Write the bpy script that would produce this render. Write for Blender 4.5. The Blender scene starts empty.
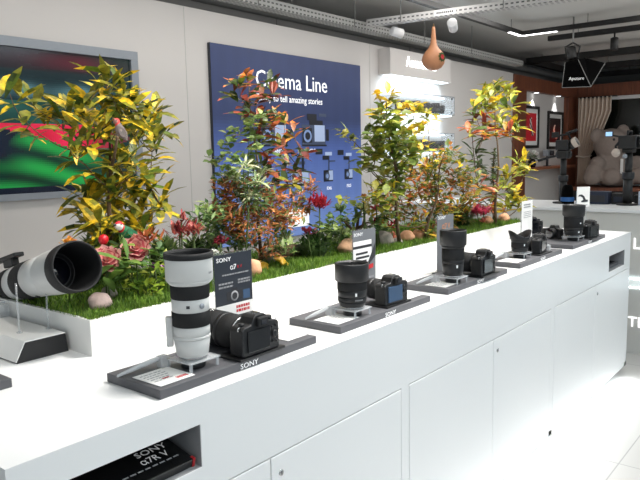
import bpy, math, random
from mathutils import Vector, Matrix, Quaternion
random.seed(11)
SC = bpy.context.scene
COL = SC.collection
PI = math.pi
R = math.radians
def V(*a): return Vector(a)
def c(r, g, b):
    f = lambda u: (u/12.92 if u <= .04045 else ((u+.055)/1.055)**2.4)
    return (f(r/255), f(g/255), f(b/255), 1.0)
# ---------------------------------------------------------------- materials
def mat(name, col, rough=.5, metal=0., var=.06, scale=30., bump=0., bscale=200., emit=0., coat=0.):
    m = bpy.data.materials.new(name); m.use_nodes = True
    nt = m.node_tree; b = nt.nodes['Principled BSDF']
    tc = nt.nodes.new('ShaderNodeTexCoord'); n = nt.nodes.new('ShaderNodeTexNoise')
    n.inputs['Scale'].default_value = scale; n.inputs['Detail'].default_value = 3
    nt.links.new(tc.outputs['Object'], n.inputs['Vector'])
    mx = nt.nodes.new('ShaderNodeMix'); mx.data_type = 'RGBA'
    mx.inputs['A'].default_value = tuple(max(0, v*(1-var)) for v in col[:3])+(1,)
    mx.inputs['B'].default_value = tuple(min(1, v*(1+var)) for v in col[:3])+(1,)
    nt.links.new(n.outputs['Fac'], mx.inputs['Factor'])
    nt.links.new(mx.outputs['Result'], b.inputs['Base Color'])
    b.inputs['Roughness'].default_value = rough; b.inputs['Metallic'].default_value = metal
    b.inputs['Coat Weight'].default_value = coat
    if bump:
        n2 = nt.nodes.new('ShaderNodeTexNoise'); n2.inputs['Scale'].default_value = bscale
        nt.links.new(tc.outputs['Object'], n2.inputs['Vector'])
        bp = nt.nodes.new('ShaderNodeBump'); bp.inputs['Strength'].default_value = bump; bp.inputs['Distance'].default_value = .01
        nt.links.new(n2.outputs['Fac'], bp.inputs['Height']); nt.links.new(bp.outputs['Normal'], b.inputs['Normal'])
    if emit:
        b.inputs['Emission Color'].default_value = col; b.inputs['Emission Strength'].default_value = emit
    return m
def mat_vcol(name, rough=.5, emit=0., translucent=0., var=.25, scale=60., spec=.5):
    """colour from the mesh colour layer, broken up with noise"""
    m = bpy.data.materials.new(name); m.use_nodes = True
    nt = m.node_tree; b = nt.nodes['Principled BSDF']
    at = nt.nodes.new('ShaderNodeAttribute'); at.attribute_name = 'Col'
    tc = nt.nodes.new('ShaderNodeTexCoord'); n = nt.nodes.new('ShaderNodeTexNoise')
    n.inputs['Scale'].default_value = scale; n.inputs['Detail'].default_value = 2
    nt.links.new(tc.outputs['Object'], n.inputs['Vector'])
    mr = nt.nodes.new('ShaderNodeMapRange'); mr.inputs['To Min'].default_value = 1-var; mr.inputs['To Max'].default_value = 1+var
    mr.inputs['From Min'].default_value = .3; mr.inputs['From Max'].default_value = .7
    nt.links.new(n.outputs['Fac'], mr.inputs['Value'])
    mu = nt.nodes.new('ShaderNodeVectorMath'); mu.operation = 'SCALE'
    nt.links.new(at.outputs['Color'], mu.inputs[0]); nt.links.new(mr.outputs['Result'], mu.inputs['Scale'])
    nt.links.new(mu.outputs['Vector'], b.inputs['Base Color'])
    b.inputs['Roughness'].default_value = rough; b.inputs['Specular IOR Level'].default_value = spec
    if emit:
        nt.links.new(mu.outputs['Vector'], b.inputs['Emission Color']); b.inputs['Emission Strength'].default_value = emit
    if translucent:
        tr = nt.nodes.new('ShaderNodeBsdfTranslucent'); nt.links.new(mu.outputs['Vector'], tr.inputs['Color'])
        mx = nt.nodes.new('ShaderNodeMixShader'); mx.inputs['Fac'].default_value = translucent
        out = nt.nodes['Material Output']
        nt.links.new(b.outputs['BSDF'], mx.inputs[1]); nt.links.new(tr.outputs['BSDF'], mx.inputs[2])
        nt.links.new(mx.outputs['Shader'], out.inputs['Surface'])
    return m
def mat_glow(name, col, s):
    m = bpy.data.materials.new(name); m.use_nodes = True
    nt = m.node_tree; b = nt.nodes['Principled BSDF']
    n = nt.nodes.new('ShaderNodeTexNoise'); n.inputs['Scale'].default_value = 4
    mr = nt.nodes.new('ShaderNodeMapRange'); mr.inputs['To Min'].default_value = s*.95; mr.inputs['To Max'].default_value = s*1.05
    nt.links.new(n.outputs['Fac'], mr.inputs['Value']); nt.links.new(mr.outputs['Result'], b.inputs['Emission Strength'])
    b.inputs['Base Color'].default_value = col; b.inputs['Emission Color'].default_value = col
    return m
def mat_clear(name, tint=(1, 1, 1, 1), op=.12, rough=.03):
    m = bpy.data.materials.new(name); m.use_nodes = True
    nt = m.node_tree; out = nt.nodes['Material Output']; nt.nodes.remove(nt.nodes['Principled BSDF'])
    t = nt.nodes.new('ShaderNodeBsdfTransparent'); t.inputs['Color'].default_value = tint
    g = nt.nodes.new('ShaderNodeBsdfGlossy'); g.inputs['Roughness'].default_value = rough
    d = nt.nodes.new('ShaderNodeBsdfDiffuse'); d.inputs['Color'].default_value = (.8, .82, .84, 1)
    f = nt.nodes.new('ShaderNodeFresnel'); f.inputs['IOR'].default_value = 1.45
    a = nt.nodes.new('ShaderNodeMixShader'); a.inputs['Fac'].default_value = op
    nt.links.new(t.outputs['BSDF'], a.inputs[1]); nt.links.new(d.outputs['BSDF'], a.inputs[2])
    e = nt.nodes.new('ShaderNodeMixShader'); geo = nt.nodes.new('ShaderNodeNewGeometry'); iv = nt.nodes.new('ShaderNodeMath'); iv.operation = 'SUBTRACT'; iv.inputs[0].default_value = 1; nt.links.new(geo.outputs['Backfacing'], iv.inputs[1])
    ml = nt.nodes.new('ShaderNodeMath'); ml.operation = 'MULTIPLY'; nt.links.new(f.outputs['Fac'], ml.inputs[0]); nt.links.new(iv.outputs['Value'], ml.inputs[1]); nt.links.new(ml.outputs['Value'], e.inputs['Fac'])
    nt.links.new(a.outputs['Shader'], e.inputs[1]); nt.links.new(g.outputs['BSDF'], e.inputs[2])
    nt.links.new(e.outputs['Shader'], out.inputs['Surface'])
    return m
def mat_wood(name, a, b_, rough=.45):
    m = mat(name, a, rough); nt = m.node_tree; b = nt.nodes['Principled BSDF']
    tc = nt.nodes.new('ShaderNodeTexCoord'); mp = nt.nodes.new('ShaderNodeMapping'); mp.inputs['Scale'].default_value = (14, 14, 1.2)
    n = nt.nodes.new('ShaderNodeTexNoise'); n.inputs['Scale'].default_value = 2.5; n.inputs['Detail'].default_value = 5
    r = nt.nodes.new('ShaderNodeValToRGB'); r.color_ramp.elements[0].color = a; r.color_ramp.elements[1].color = b_
    r.color_ramp.elements[0].position = .35; r.color_ramp.elements[1].position = .65
    nt.links.new(tc.outputs['Object'], mp.inputs['Vector']); nt.links.new(mp.outputs['Vector'], n.inputs['Vector'])
    nt.links.new(n.outputs['Fac'], r.inputs['Fac']); nt.links.new(r.outputs['Color'], b.inputs['Base Color'])
    return m
def mat_tiles(name, col, line, size):
    m = mat(name, col, .25); nt = m.node_tree; b = nt.nodes['Principled BSDF']
    tc = nt.nodes.new('ShaderNodeTexCoord'); k = nt.nodes.new('ShaderNodeTexBrick')
    k.offset = 0; k.inputs['Scale'].default_value = 1/size; k.inputs['Mortar Size'].default_value = .004
    k.inputs['Brick Width'].default_value = 1; k.inputs['Row Height'].default_value = 1
    k.inputs['Color1'].default_value = col; k.inputs['Color2'].default_value = tuple(v*.96 for v in col[:3])+(1,); k.inputs['Mortar'].default_value = line
    nt.links.new(tc.outputs['Object'], k.inputs['Vector']); nt.links.new(k.outputs['Color'], b.inputs['Base Color'])
    return m
def mat_slots(name, col, hole, sx):
    """perforated sheet: rows of dark slots along the local X axis"""
    m = mat(name, col, .5); nt = m.node_tree; b = nt.nodes['Principled BSDF']
    tc = nt.nodes.new('ShaderNodeTexCoord'); k = nt.nodes.new('ShaderNodeTexBrick')
    k.offset = 0; k.inputs['Scale'].default_value = 1; k.inputs['Mortar Size'].default_value = .011; k.inputs['Mortar Smooth'].default_value = 0.1
    k.inputs['Brick Width'].default_value = sx; k.inputs['Row Height'].default_value = .034
    k.inputs['Color1'].default_value = hole; k.inputs['Color2'].default_value = hole; k.inputs['Mortar'].default_value = col
    sp = nt.nodes.new('ShaderNodeSeparateXYZ'); cb = nt.nodes.new('ShaderNodeCombineXYZ'); ad = nt.nodes.new('ShaderNodeMath')
    nt.links.new(tc.outputs['Object'], sp.inputs['Vector']); nt.links.new(sp.outputs['X'], cb.inputs['X'])
    nt.links.new(sp.outputs['Y'], ad.inputs[0]); nt.links.new(sp.outputs['Z'], ad.inputs[1]); nt.links.new(ad.outputs['Value'], cb.inputs['Y'])
    nt.links.new(cb.outputs['Vector'], k.inputs['Vector']); nt.links.new(k.outputs['Color'], b.inputs['Base Color'])
    return m
M = {}
M['wall'] = mat('wall_paint', c(212, 207, 203), .7, var=.02, scale=2)
M['concrete'] = mat('bare_concrete', c(150, 150, 148), .85, var=.15, scale=3)
M['ceil'] = mat('ceiling_paint', c(205, 204, 200), .8, var=.05, scale=1.5)
M['ceil2'] = mat('ceiling_panel', c(216, 214, 208), .8, var=.03, scale=1.5)
M['floor'] = mat_tiles('floor_tile', c(196, 192, 188), c(165, 162, 160), .8)
M['white'] = mat('white_laminate', c(236, 236, 236), .35, var=.01, scale=3)
M['planter'] = mat('planter_white', c(238, 236, 232), .4, var=.015, scale=4)
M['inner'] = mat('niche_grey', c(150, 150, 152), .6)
M['gap'] = mat('dark_gap', c(70, 75, 80), .8)
M['frame'] = mat('grey_metal_frame', c(150, 155, 162), .4, .3)
M['slate'] = mat('slate_grey_slab', c(84, 84, 88), .5, var=.05, bump=.1, bscale=400)
M['dark'] = mat('black_plastic', c(26, 26, 28), .42, var=.15, bump=.15, bscale=600)
M['rubber'] = mat('black_rubber', c(20, 20, 22), .7, var=.2, bump=.3, bscale=900)
M['satin'] = mat('black_satin', c(24, 24, 26), .42, var=.1)
M['blackgloss'] = mat('black_gloss', c(14, 14, 15), .12, coat=.5)
M['screen'] = mat('lcd_dark', c(22, 24, 28), .12)
M['screenblue'] = mat('lcd_blue', c(62, 84, 112), .15, emit=.15)
M['lensglass'] = mat('coated_glass', c(12, 14, 26), .03, coat=1)
M['chrome'] = mat('steel', c(190, 190, 190), .25, 1)
M['lenswhite'] = mat('white_lens_enamel', c(205, 205, 203), .4, var=.02)
M['paper'] = mat('paper', c(238, 236, 233), .7, var=.02)
M['greycard'] = mat('grey_card', c(112, 114, 118), .5)
M['navy'] = mat('dark_card', c(44, 48, 56), .3, var=.3, scale=12)
M['red'] = mat('red_print', c(190, 40, 45), .5)
M['orange'] = mat('orange_print', c(214, 140, 90), .5)
M['ink'] = mat('dark_ink', c(46, 46, 50), .6)
M['greyink'] = mat('grey_ink', c(150, 150, 152), .6)
M['whiteink'] = mat('white_ink', c(240, 240, 240), .5, emit=.12)  # faint glow put into the ink keeps the lettering bright
M['clear'] = mat_clear('clear_acrylic', (.985, .99, .99, 1), .06)
M['plate'] = mat_clear('thick_acrylic', (.97, .98, .98, 1), .34, .06)
M['cleargrey'] = mat_clear('smoky_acrylic', (.95, .96, .97, 1), .22, .08)
M['strap'] = mat_clear('milky_plastic', (.95, .95, .95, 1), .6, .25)
M['wood'] = mat_wood('brown_wood', c(104, 58, 40), c(132, 76, 52))
M['woodl'] = mat_wood('brown_wood_light', c(128, 76, 52), c(156, 98, 70))
M['curtain'] = mat('cream_curtain', c(228, 210, 194), .85, var=.06, scale=15)
M['plush'] = mat('grey_plush', c(150, 136, 128), .95, var=.12, scale=25, bump=.6, bscale=90)
M['plushlight'] = mat('pale_plush', c(196, 182, 170), .95, var=.1, scale=25, bump=.5, bscale=90)
M['pane'] = mat('night_glass', c(20, 24, 20), .15, var=.9, scale=2.2)
M['black'] = mat('matt_black_metal', c(24, 23, 22), .5, var=.1)
M['gourd'] = mat('gourd_skin', c(196, 136, 96), .5, var=.12, scale=18)
M['stalk'] = mat('dry_stalk', c(110, 86, 50), .8)
M['tray'] = mat_slots('perforated_tray', c(205, 203, 200), c(92, 92, 92), .045)
M['traywall'] = mat_slots('perforated_wall_tray', c(172, 172, 168), c(84, 84, 82), .05)
M['pipe'] = mat('grey_pipe', c(140, 140, 138), .5, .2)
M['soft'] = mat('black_nylon', c(3, 3, 3), 1.0); M['soft'].node_tree.nodes['Principled BSDF'].inputs['Specular IOR Level'].default_value = .1
M['bark'] = mat('bark', c(92, 72, 50), .85, var=.3, scale=60, bump=.5, bscale=80)
M['stemgreen'] = mat('green_stem', c(74, 92, 44), .7, var=.2)
M['leaf'] = mat_vcol('leaf_matter', .45, translucent=.28, var=.35, scale=70)
M['leafsmall'] = mat_vcol('small_leaf_matter', .55, translucent=.3, var=.2, scale=40)
M['petal'] = mat_vcol('petal_matter', .55, translucent=.2, var=.18, scale=60)
M['grass'] = mat_vcol('grass_matter', .6, translucent=.25, var=.25, scale=14)
M['soil'] = mat('turf_backing', c(50, 72, 24), .95, var=.5, scale=40)
M['rock'] = mat('tan_stone', c(178, 140, 108), .8, var=.25, scale=28, bump=.4, bscale=60)
M['rockgrey'] = mat('grey_stone', c(146, 138, 128), .8, var=.25, scale=28, bump=.4, bscale=60)
M['rockpink'] = mat('peach_stone', c(214, 160, 122), .75, var=.2, scale=28, bump=.3, bscale=60)
M['rockpale'] = mat('pale_pink_stone', c(226, 196, 188), .7, var=.2, scale=30, bump=.3, bscale=60)
M['feather'] = mat_vcol('feather', .7, var=.25, scale=120)
M['print'] = mat_vcol('backlit_print', .4, emit=.38, var=.02, scale=5)
M['tv'] = mat_vcol('tv_picture', .12, emit=.32, var=.05, scale=5)
M['poster'] = mat_vcol('poster_print', .35, var=.03, emit=.1)
M['glow'] = mat_glow('white_led', (1, 1, 1, 1), 5)
M['glowcool'] = mat_glow('cool_led', (.80, .93, 1, 1), 3.5)
M['glowsoft'] = mat_glow('soft_white_letters', (1, 1, 1, 1), 1.0)
M['printwhite'] = mat_glow('backlit_letters', (1, 1, 1, 1), .55)
M['starfish'] = mat('yellow_ceramic', c(226, 176, 30), .5, var=.3, scale=40)
# ---------------------------------------------------------------- mesh builder
def LP(t):
    K = ((0, .12), (.2, .55), (.45, .95), (.65, 1.), (.85, .68), (1, .06))
    for (a, p), (b_, q) in zip(K, K[1:]):
        if t <= b_: return p+(q-p)*(t-a)/(b_-a)
    return .06
class MB:
    def __init__(s): s.v = []; s.f = []; s.sm = []; s.col = []
    def add(s, vs, fs, smooth=False, col=None, T=None):
        o = len(s.v)
        s.v += [(T @ Vector(p)) if T else Vector(p) for p in vs]
        for i, f in enumerate(fs):
            s.f.append([o+k for k in f]); s.sm.append(smooth)
            s.col.append(col[i] if isinstance(col, list) else (col or (1, 1, 1, 1)))
        return s
    def box(s, x0, x1, y0, y1, z0, z1, T=None, col=None):
        vs = [(x, y, z) for z in (z0, z1) for y in (y0, y1) for x in (x0, x1)]
        return s.add(vs, [(0, 2, 3, 1), (4, 5, 7, 6), (0, 1, 5, 4), (2, 6, 7, 3), (0, 4, 6, 2), (1, 3, 7, 5)], False, col, T)
    def quad(s, a, b, c_, d, col=None, T=None): return s.add([a, b, c_, d], [(0, 1, 2, 3)], False, col, T)
    def prism(s, pts, h0, h1, T=None, col=None):
        n = len(pts)
        vs = [(x, y, h0) for x, y in pts]+[(x, y, h1) for x, y in pts]
        fs = [tuple(range(n-1, -1, -1)), tuple(range(n, 2*n))]+[(i, (i+1) % n, n+(i+1) % n, n+i) for i in range(n)]
        return s.add(vs, fs, False, col, T)
    def lathe(s, prof, seg=32, T=None, col=None, smooth=True, caps=True):
        vs = []; fs = []; n = len(prof)
        for r, h in prof:
            for k in range(seg):
                a = 2*PI*k/seg; vs.append((r*math.cos(a), r*math.sin(a), h))
        for i in range(n-1):
            for k in range(seg):
                k2 = (k+1) % seg; fs.append((i*seg+k, i*seg+k2, (i+1)*seg+k2, (i+1)*seg+k))
        if caps and prof[0][0] > 1e-5: fs.append(tuple(range(seg-1, -1, -1)))
        if caps and prof[-1][0] > 1e-5: fs.append(tuple((n-1)*seg+k for k in range(seg)))
        cl = col
        if isinstance(col, list): cl = [col[min(i//seg, len(col)-1)] for i in range(len(fs))]
        return s.add(vs, fs, smooth, cl, T)
    def tube(s, pts, rad, seg=8, col=None, smooth=True, sq=1.0):
        pts = [Vector(p) for p in pts]; n = len(pts)
        rad = rad if isinstance(rad, (list, tuple)) else [rad]*n
        vs = []; fs = []; up = None
        for i, p in enumerate(pts):
            d = (pts[min(i+1, n-1)]-pts[max(i-1, 0)]).normalized()
            if up is None: up = d.orthogonal().normalized()
            up = (up-d*up.dot(d)).normalized(); w = d.cross(up)
            for k in range(seg):
                a = 2*PI*k/seg; vs.append(p+(up*math.cos(a)+w*math.sin(a)*sq)*rad[i])
        for i in range(n-1):
            for k in range(seg):
                k2 = (k+1) % seg; fs.append((i*seg+k, i*seg+k2, (i+1)*seg+k2, (i+1)*seg+k))
        fs += [tuple(range(seg-1, -1, -1)), tuple((n-1)*seg+k for k in range(seg))]
        return s.add(vs, fs, smooth, col)
    def ball(s, ctr, r, seg=16, ring=10, T=None, col=None, noise=0., seed=0):
        rx, ry, rz = r if isinstance(r, (tuple, list)) else (r, r, r)
        rng = random.Random(seed); ph = [rng.uniform(0, 6.28) for _ in range(6)]
        vs = []; fs = []
        for i in range(ring+1):
            t = PI*i/ring
            for k in range(seg):
                a = 2*PI*k/seg; x, y, z = math.sin(t)*math.cos(a), math.sin(t)*math.sin(a), -math.cos(t)
                w = 1+noise*(math.sin(3*x+ph[0])*math.sin(2.5*y+ph[1])+.6*math.sin(5*z+ph[2]+2*x)+.4*math.sin(7*y+ph[3]+3*x))
                vs.append((ctr[0]+rx*x*w, ctr[1]+ry*y*w, ctr[2]+rz*z*w))
        for i in range(ring):
            for k in range(seg):
                k2 = (k+1) % seg; fs.append((i*seg+k, i*seg+k2, (i+1)*seg+k2, (i+1)*seg+k))
        return s.add(vs, fs, True, col, T)
    def leaf(s, base, d, nrm, L, W, col, curl=.3, tip=None, fold=.25, seg=4, mid=None):
        d = d.normalized(); sd = d.cross(nrm)
        if sd.length < 1e-4: sd = d.orthogonal()
        sd.normalize(); nn = sd.cross(d).normalized()
        vs = []; fs = []; cl = []
        for i in range(seg+1):
            t = i/seg
            p = base+d*(L*t)-nn*(curl*L*t*t)
            w = W*.5*LP(t)
            vs += [p-sd*w+nn*(fold*w), p, p+sd*w+nn*(fold*w)]
        for i in range(seg):
            a = 3*i; fs += [(a, a+1, a+4, a+3), (a+1, a+2, a+5, a+4)]
            cc = col if (tip is None or i < seg-1) else tip
            if mid is not None and i in (1, 2): cc = mid
            cl += [cc, col if mid is not None and i == 2 else cc]
        return s.add(vs, fs, True, cl)
    def text(s, txt, size, T, depth=.0006, align='CENTER', col=None, sx=1.0):
        cu = bpy.data.curves.new('writing', 'FONT'); cu.body = txt; cu.size = size; cu.align_x = align; cu.extrude = depth; cu.resolution_u = 2
        ob = bpy.data.objects.new('writing', cu); COL.objects.link(ob)
        dg = bpy.context.evaluated_depsgraph_get(); me = bpy.data.meshes.new_from_object(ob.evaluated_get(dg))
        s.add([(v.co.x*sx, v.co.y, v.co.z) for v in me.vertices], [tuple(p.vertices) for p in me.polygons], False, col, T)
        bpy.data.objects.remove(ob); bpy.data.meshes.remove(me); bpy.data.curves.remove(cu)
        return s
    def grid(s, w, h, nx, ny, fn, T):
        vs = [((i/nx-.5)*w, (j/ny)*h, 0) for j in range(ny+1) for i in range(nx+1)]
        fs = []; cl = []
        for j in range(ny):
            for i in range(nx):
                a = j*(nx+1)+i; fs.append((a, a+1, a+nx+2, a+nx+1)); cl.append(fn((i+.5)/nx, (j+.5)/ny))
        return s.add(vs, fs, False, cl, T)
    def build(s, name, m, parent=None, bevel=0., seg=2, loc=None):
        me = bpy.data.meshes.new(name); me.from_pydata([tuple(v) for v in s.v], [], s.f)
        me.polygons.foreach_set('use_smooth', s.sm)
        at = me.color_attributes.new('Col', 'FLOAT_COLOR', 'CORNER')
        dat = []
        for f, cc in zip(s.f, s.col): dat += list(cc)*len(f)
        if len(dat) == 4*len(at.data): at.data.foreach_set('color', dat)
        me.materials.append(m); me.update()
        o = bpy.data.objects.new(name, me); COL.objects.link(o)
        if parent: o.parent = parent
        if loc: o.location = loc
        if bevel:
            bm = o.modifiers.new('Bevel', 'BEVEL'); bm.width = bevel; bm.segments = seg; bm.limit_method = 'ANGLE'; bm.angle_limit = R(35)
        return o
def tag(o, label, cat, group=None, kind=None):
    o['label'] = label; o['category'] = cat
    if group: o['group'] = group
    if kind: o['kind'] = kind
    return o
def thing(name, label, cat, loc=(0, 0, 0), rz=0., group=None):
    o = bpy.data.objects.new(name, None); COL.objects.link(o); o.empty_display_size = .05
    o.location = loc; o.rotation_euler = (0, 0, rz)
    return tag(o, label, cat, group)
def struct(o): o['kind'] = 'structure'; return o
def copy_tree(o, parent=None):
    k = o.copy(); COL.objects.link(k); k.parent = parent
    for ch in [x for x in o.children]: copy_tree(ch, k)
    return k
# vertical lettering plane facing -Y: local x->X, y->Z
def FY(x, y, z): return Matrix(((1, 0, 0, x), (0, 0, -1, y), (0, 1, 0, z), (0, 0, 0, 1)))
# facing -X: local x -> -Y, y -> Z
def FX(x, y, z): return Matrix(((0, 0, -1, x), (-1, 0, 0, y), (0, 1, 0, z), (0, 0, 0, 1)))
def UP(x, y, z, rz=0): return Matrix.Translation((x, y, z)) @ Matrix.Rotation(rz, 4, 'Z')
def lerp(a, b, t): return tuple(a[i]+(b[i]-a[i])*t for i in range(4))
def jit(col, a, rng=random):
    k = 1+rng.uniform(-a, a); return (min(1, col[0]*k*(1+rng.uniform(-a, a)*.4)), min(1, col[1]*k), min(1, col[2]*k), 1)
ORD = ['first', 'second', 'third', 'fourth', 'fifth', 'sixth', 'seventh', 'eighth', 'ninth', 'tenth']
# ---------------------------------------------------------------- camera
XA = (0.6278579626571594, 0.11120731441898025, -0.7703423342564778)
YA = (-0.7780751811142672, 0.06445756911534303, -0.6248553707200901)
ZA = (-0.019834093425245926, 0.9917046712622962, 0.12699784933037164)
cd = bpy.data.cameras.new('camera'); cam = bpy.data.objects.new('camera', cd); COL.objects.link(cam)
cam.matrix_world = Matrix(((XA[0], XA[1], XA[2], 0), (YA[0], YA[1], YA[2], 0), (ZA[0], ZA[1], ZA[2], 1.48), (0, 0, 0, 1)))
cd.sensor_width = 36; cd.lens = 36*665/640; cd.clip_start = .05; cd.clip_end = 60
SC.camera = cam
# ---------------------------------------------------------------- the setting
def sbox(name, m, *a, bevel=0): return struct(MB().box(*a).build(name, m, None, bevel))
sbox('floor', M['floor'], -2.5, 15, -3.5, 5.2, -.06, 0)
struct(MB().box(-2.5, 15, -3.5, 5.2, 3.0, 3.1).build('ceiling', M['ceil']))
sbox('wall_back', M['wall'], -2.5, 9.45, 4.0, 4.1, 0, 2.6)
sbox('wall_concrete', M['concrete'], -2.5, 15, 4.75, 4.85, 0, 3.0)
sbox('wall_concrete_end', M['concrete'], 14.6, 14.7, -3.5, 4.75, 0, 3.0)
for i, x in enumerate((3.02, 3.0+2.6)):
    pass
sbox('trim_1', M['wood'], 9.45, 9.9, 3.97, 4.3, 0, 2.38, bevel=.004)
sbox('trim_2', M['wood'], 9.45, 12.2, 3.97, 4.3, 2.38, 2.585, bevel=.004)
sbox('trim_3', M['wood'], 11.75, 12.2, 3.97, 4.3, 0, 2.38, bevel=.004)
sbox('wall_alcove', M['wall'], 9.9, 11.75, 4.05, 4.30, 0, 2.38)
sbox('trim_4', M['woodl'], 9.9, 11.75, 3.82, 4.05, 1.185, 1.225, bevel=.003)
# end wall with the window
sbox('trim_5', M['wood'], 12.2, 12.4, -3.5, 4.3, 2.38, 2.6, bevel=.004)
sbox('wall_right', M['wood'], 12.2, 12.4, 3.86, 4.3, 0, 2.38)
wr = struct(MB().box(12.2, 12.4, -3.5, 3.86, 0, .84).build('wall_right_lower', M['wood']))
w1 = struct(MB().box(12.22, 12.3, -3.5, 3.86, 2.32, 2.38).box(12.22, 12.3, -3.5, 3.86, .84, .88).box(12.22, 12.3, 3.8, 3.86, .84, 2.38).box(12.22, 12.3, 1.2, 1.26, .88, 2.32).build('window_1', M['white'], None, .004))
struct(MB().box(12.25, 12.26, -3.5, 3.8, .88, 2.32).build('pane', M['pane'], w1))
# ceiling cassette panel and a shallow raised field
MBc = MB().box(4.2, 7.0, .4, 2.9, 2.985, 3.0)
struct(MBc.build('trim_6', M['ceil2'], None, .003))
# joints of the wall boards
for i, x in enumerate((3.37, 5.80)):
    struct(MB().box(x, x+.004, 3.997, 4.0, 0, 2.6).build('trim_%d' % (7+i), M['ceil']))
# ---------------------------------------------------------------- long white display counter
ct = thing('display_counter', 'long white display counter with row of flat doors and glowing base', 'counter', (.5, 1.118, 0))
def L_(mb): # shift into the counter's own frame
    for v in mb.v: v -= V(.5, 1.118, 0)
    return mb
X0, X1, Y0, Y1 = .5, 4.55, 1.118, 2.6
L_(MB().box(X0, X1, Y0, Y1, .93, .95)).build('countertop', M['white'], ct)
b = MB()
b.box(X0, .60, Y0, Y1, .72, .93).box(.938, 4.085, Y0, Y1, .72, .93).box(4.42, X1, Y0, Y1, .72, .93)
for a0, a1, z0, z1 in ((.60, .938, .783, .884), (4.085, 4.42, .755, .852)):
    b.box(a0, a1, Y0, Y1, z1, .93).box(a0, a1, Y0, Y1, .72, z0)
b.box(X0, X1, Y0+.03, Y1-.03, .09, .72)
for x0, x1 in ((X0, .546), (1.784, 1.831), (3.144, 3.191), (4.504, X1)): b.box(x0, x1, Y0, Y0+.04, .07, .72)
b.box(X0, X1, Y0, Y0+.04, .07, .0946).box(X0, X0+.02, Y0+.03, Y1, .07, .72).box(X1-.02, X1, Y0+.03, Y1, .07, .72)
L_(b).build('carcass', M['white'], ct)
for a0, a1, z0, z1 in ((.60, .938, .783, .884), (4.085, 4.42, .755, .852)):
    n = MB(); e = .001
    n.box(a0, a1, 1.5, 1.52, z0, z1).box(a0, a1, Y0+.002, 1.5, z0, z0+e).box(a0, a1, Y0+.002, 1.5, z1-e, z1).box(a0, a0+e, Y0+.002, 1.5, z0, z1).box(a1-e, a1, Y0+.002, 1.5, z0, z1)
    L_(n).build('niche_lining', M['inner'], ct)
L_(MB().box(X0+.06, X1-.06, Y0+.06, Y0+.08, 0, .09).box(X0+.06, X1-.06, Y1-.08, Y1-.06, 0, .09)).build('plinth', M['white'], ct)
L_(MB().box(X0+.08, X1-.08, Y0+.012, Y0+.028, .058, .069)).build('led_strip', M['glowcool'], ct)
doors = [(.549, 1.159, 0), (1.163, 1.781, 1), (1.834, 2.487, 0), (2.491, 3.141, 1), (3.194, 3.834, 0), (3.838, 4.501, 1)]
for x0, x1, lk in doors:
    d = L_(MB().box(x0, x1, Y0-.001, Y0+.018, .095, .716)).build('door', M['white'], ct, .0015)
    if lk:
        l = L_(MB().lathe([(.009, 0), (.009, .002), (.006, .003), (0, .003)], 16, FY(x0+.035, Y0-.001, .665))).build('lock', M['chrome'], d)
        L_(MB().box(x0+.0335, x0+.0365, Y0-.0045, Y0-.0035, .660, .670)).build('keyhole', M['ink'], d)
# far white counter with glowing letters
c2 = thing('letter_counter', 'low white back counter with glowing letters beyond the end of display counter', 'counter', (5.05, 0, 0))
def l2(mb):
    for v in mb.v: v -= V(5.05, 0, 0)
    return mb
l2(MB().box(5.05, 5.75, -1.5, 3.2, 1.025, 1.05)).build('countertop', M['white'], c2, .002)
l2(MB().box(5.07, 5.73, -1.48, 3.18, .575, 1.025).box(5.07, 5.73, -1.48, 3.18, 0, .475).box(5.10, 5.73, -1.45, 3.15, .475, .575)).build('body', M['ceil2'], c2)
l2(MB().box(5.06, 5.066, -1.48, 3.18, .545, .56).box(5.06, 5.066, -1.48, 3.18, .485, .495)).build('light_strip', M['glowcool'], c2)
l2(MB().text('L', .115, FX(5.068, 1.232, .768), .004, 'LEFT')).build('lettering', M['glowsoft'], c2)
l2(MB().text('TE', .105, FX(5.068, 1.245, .200), .004, 'LEFT')).build('lettering', M['glowsoft'], c2)
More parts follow.
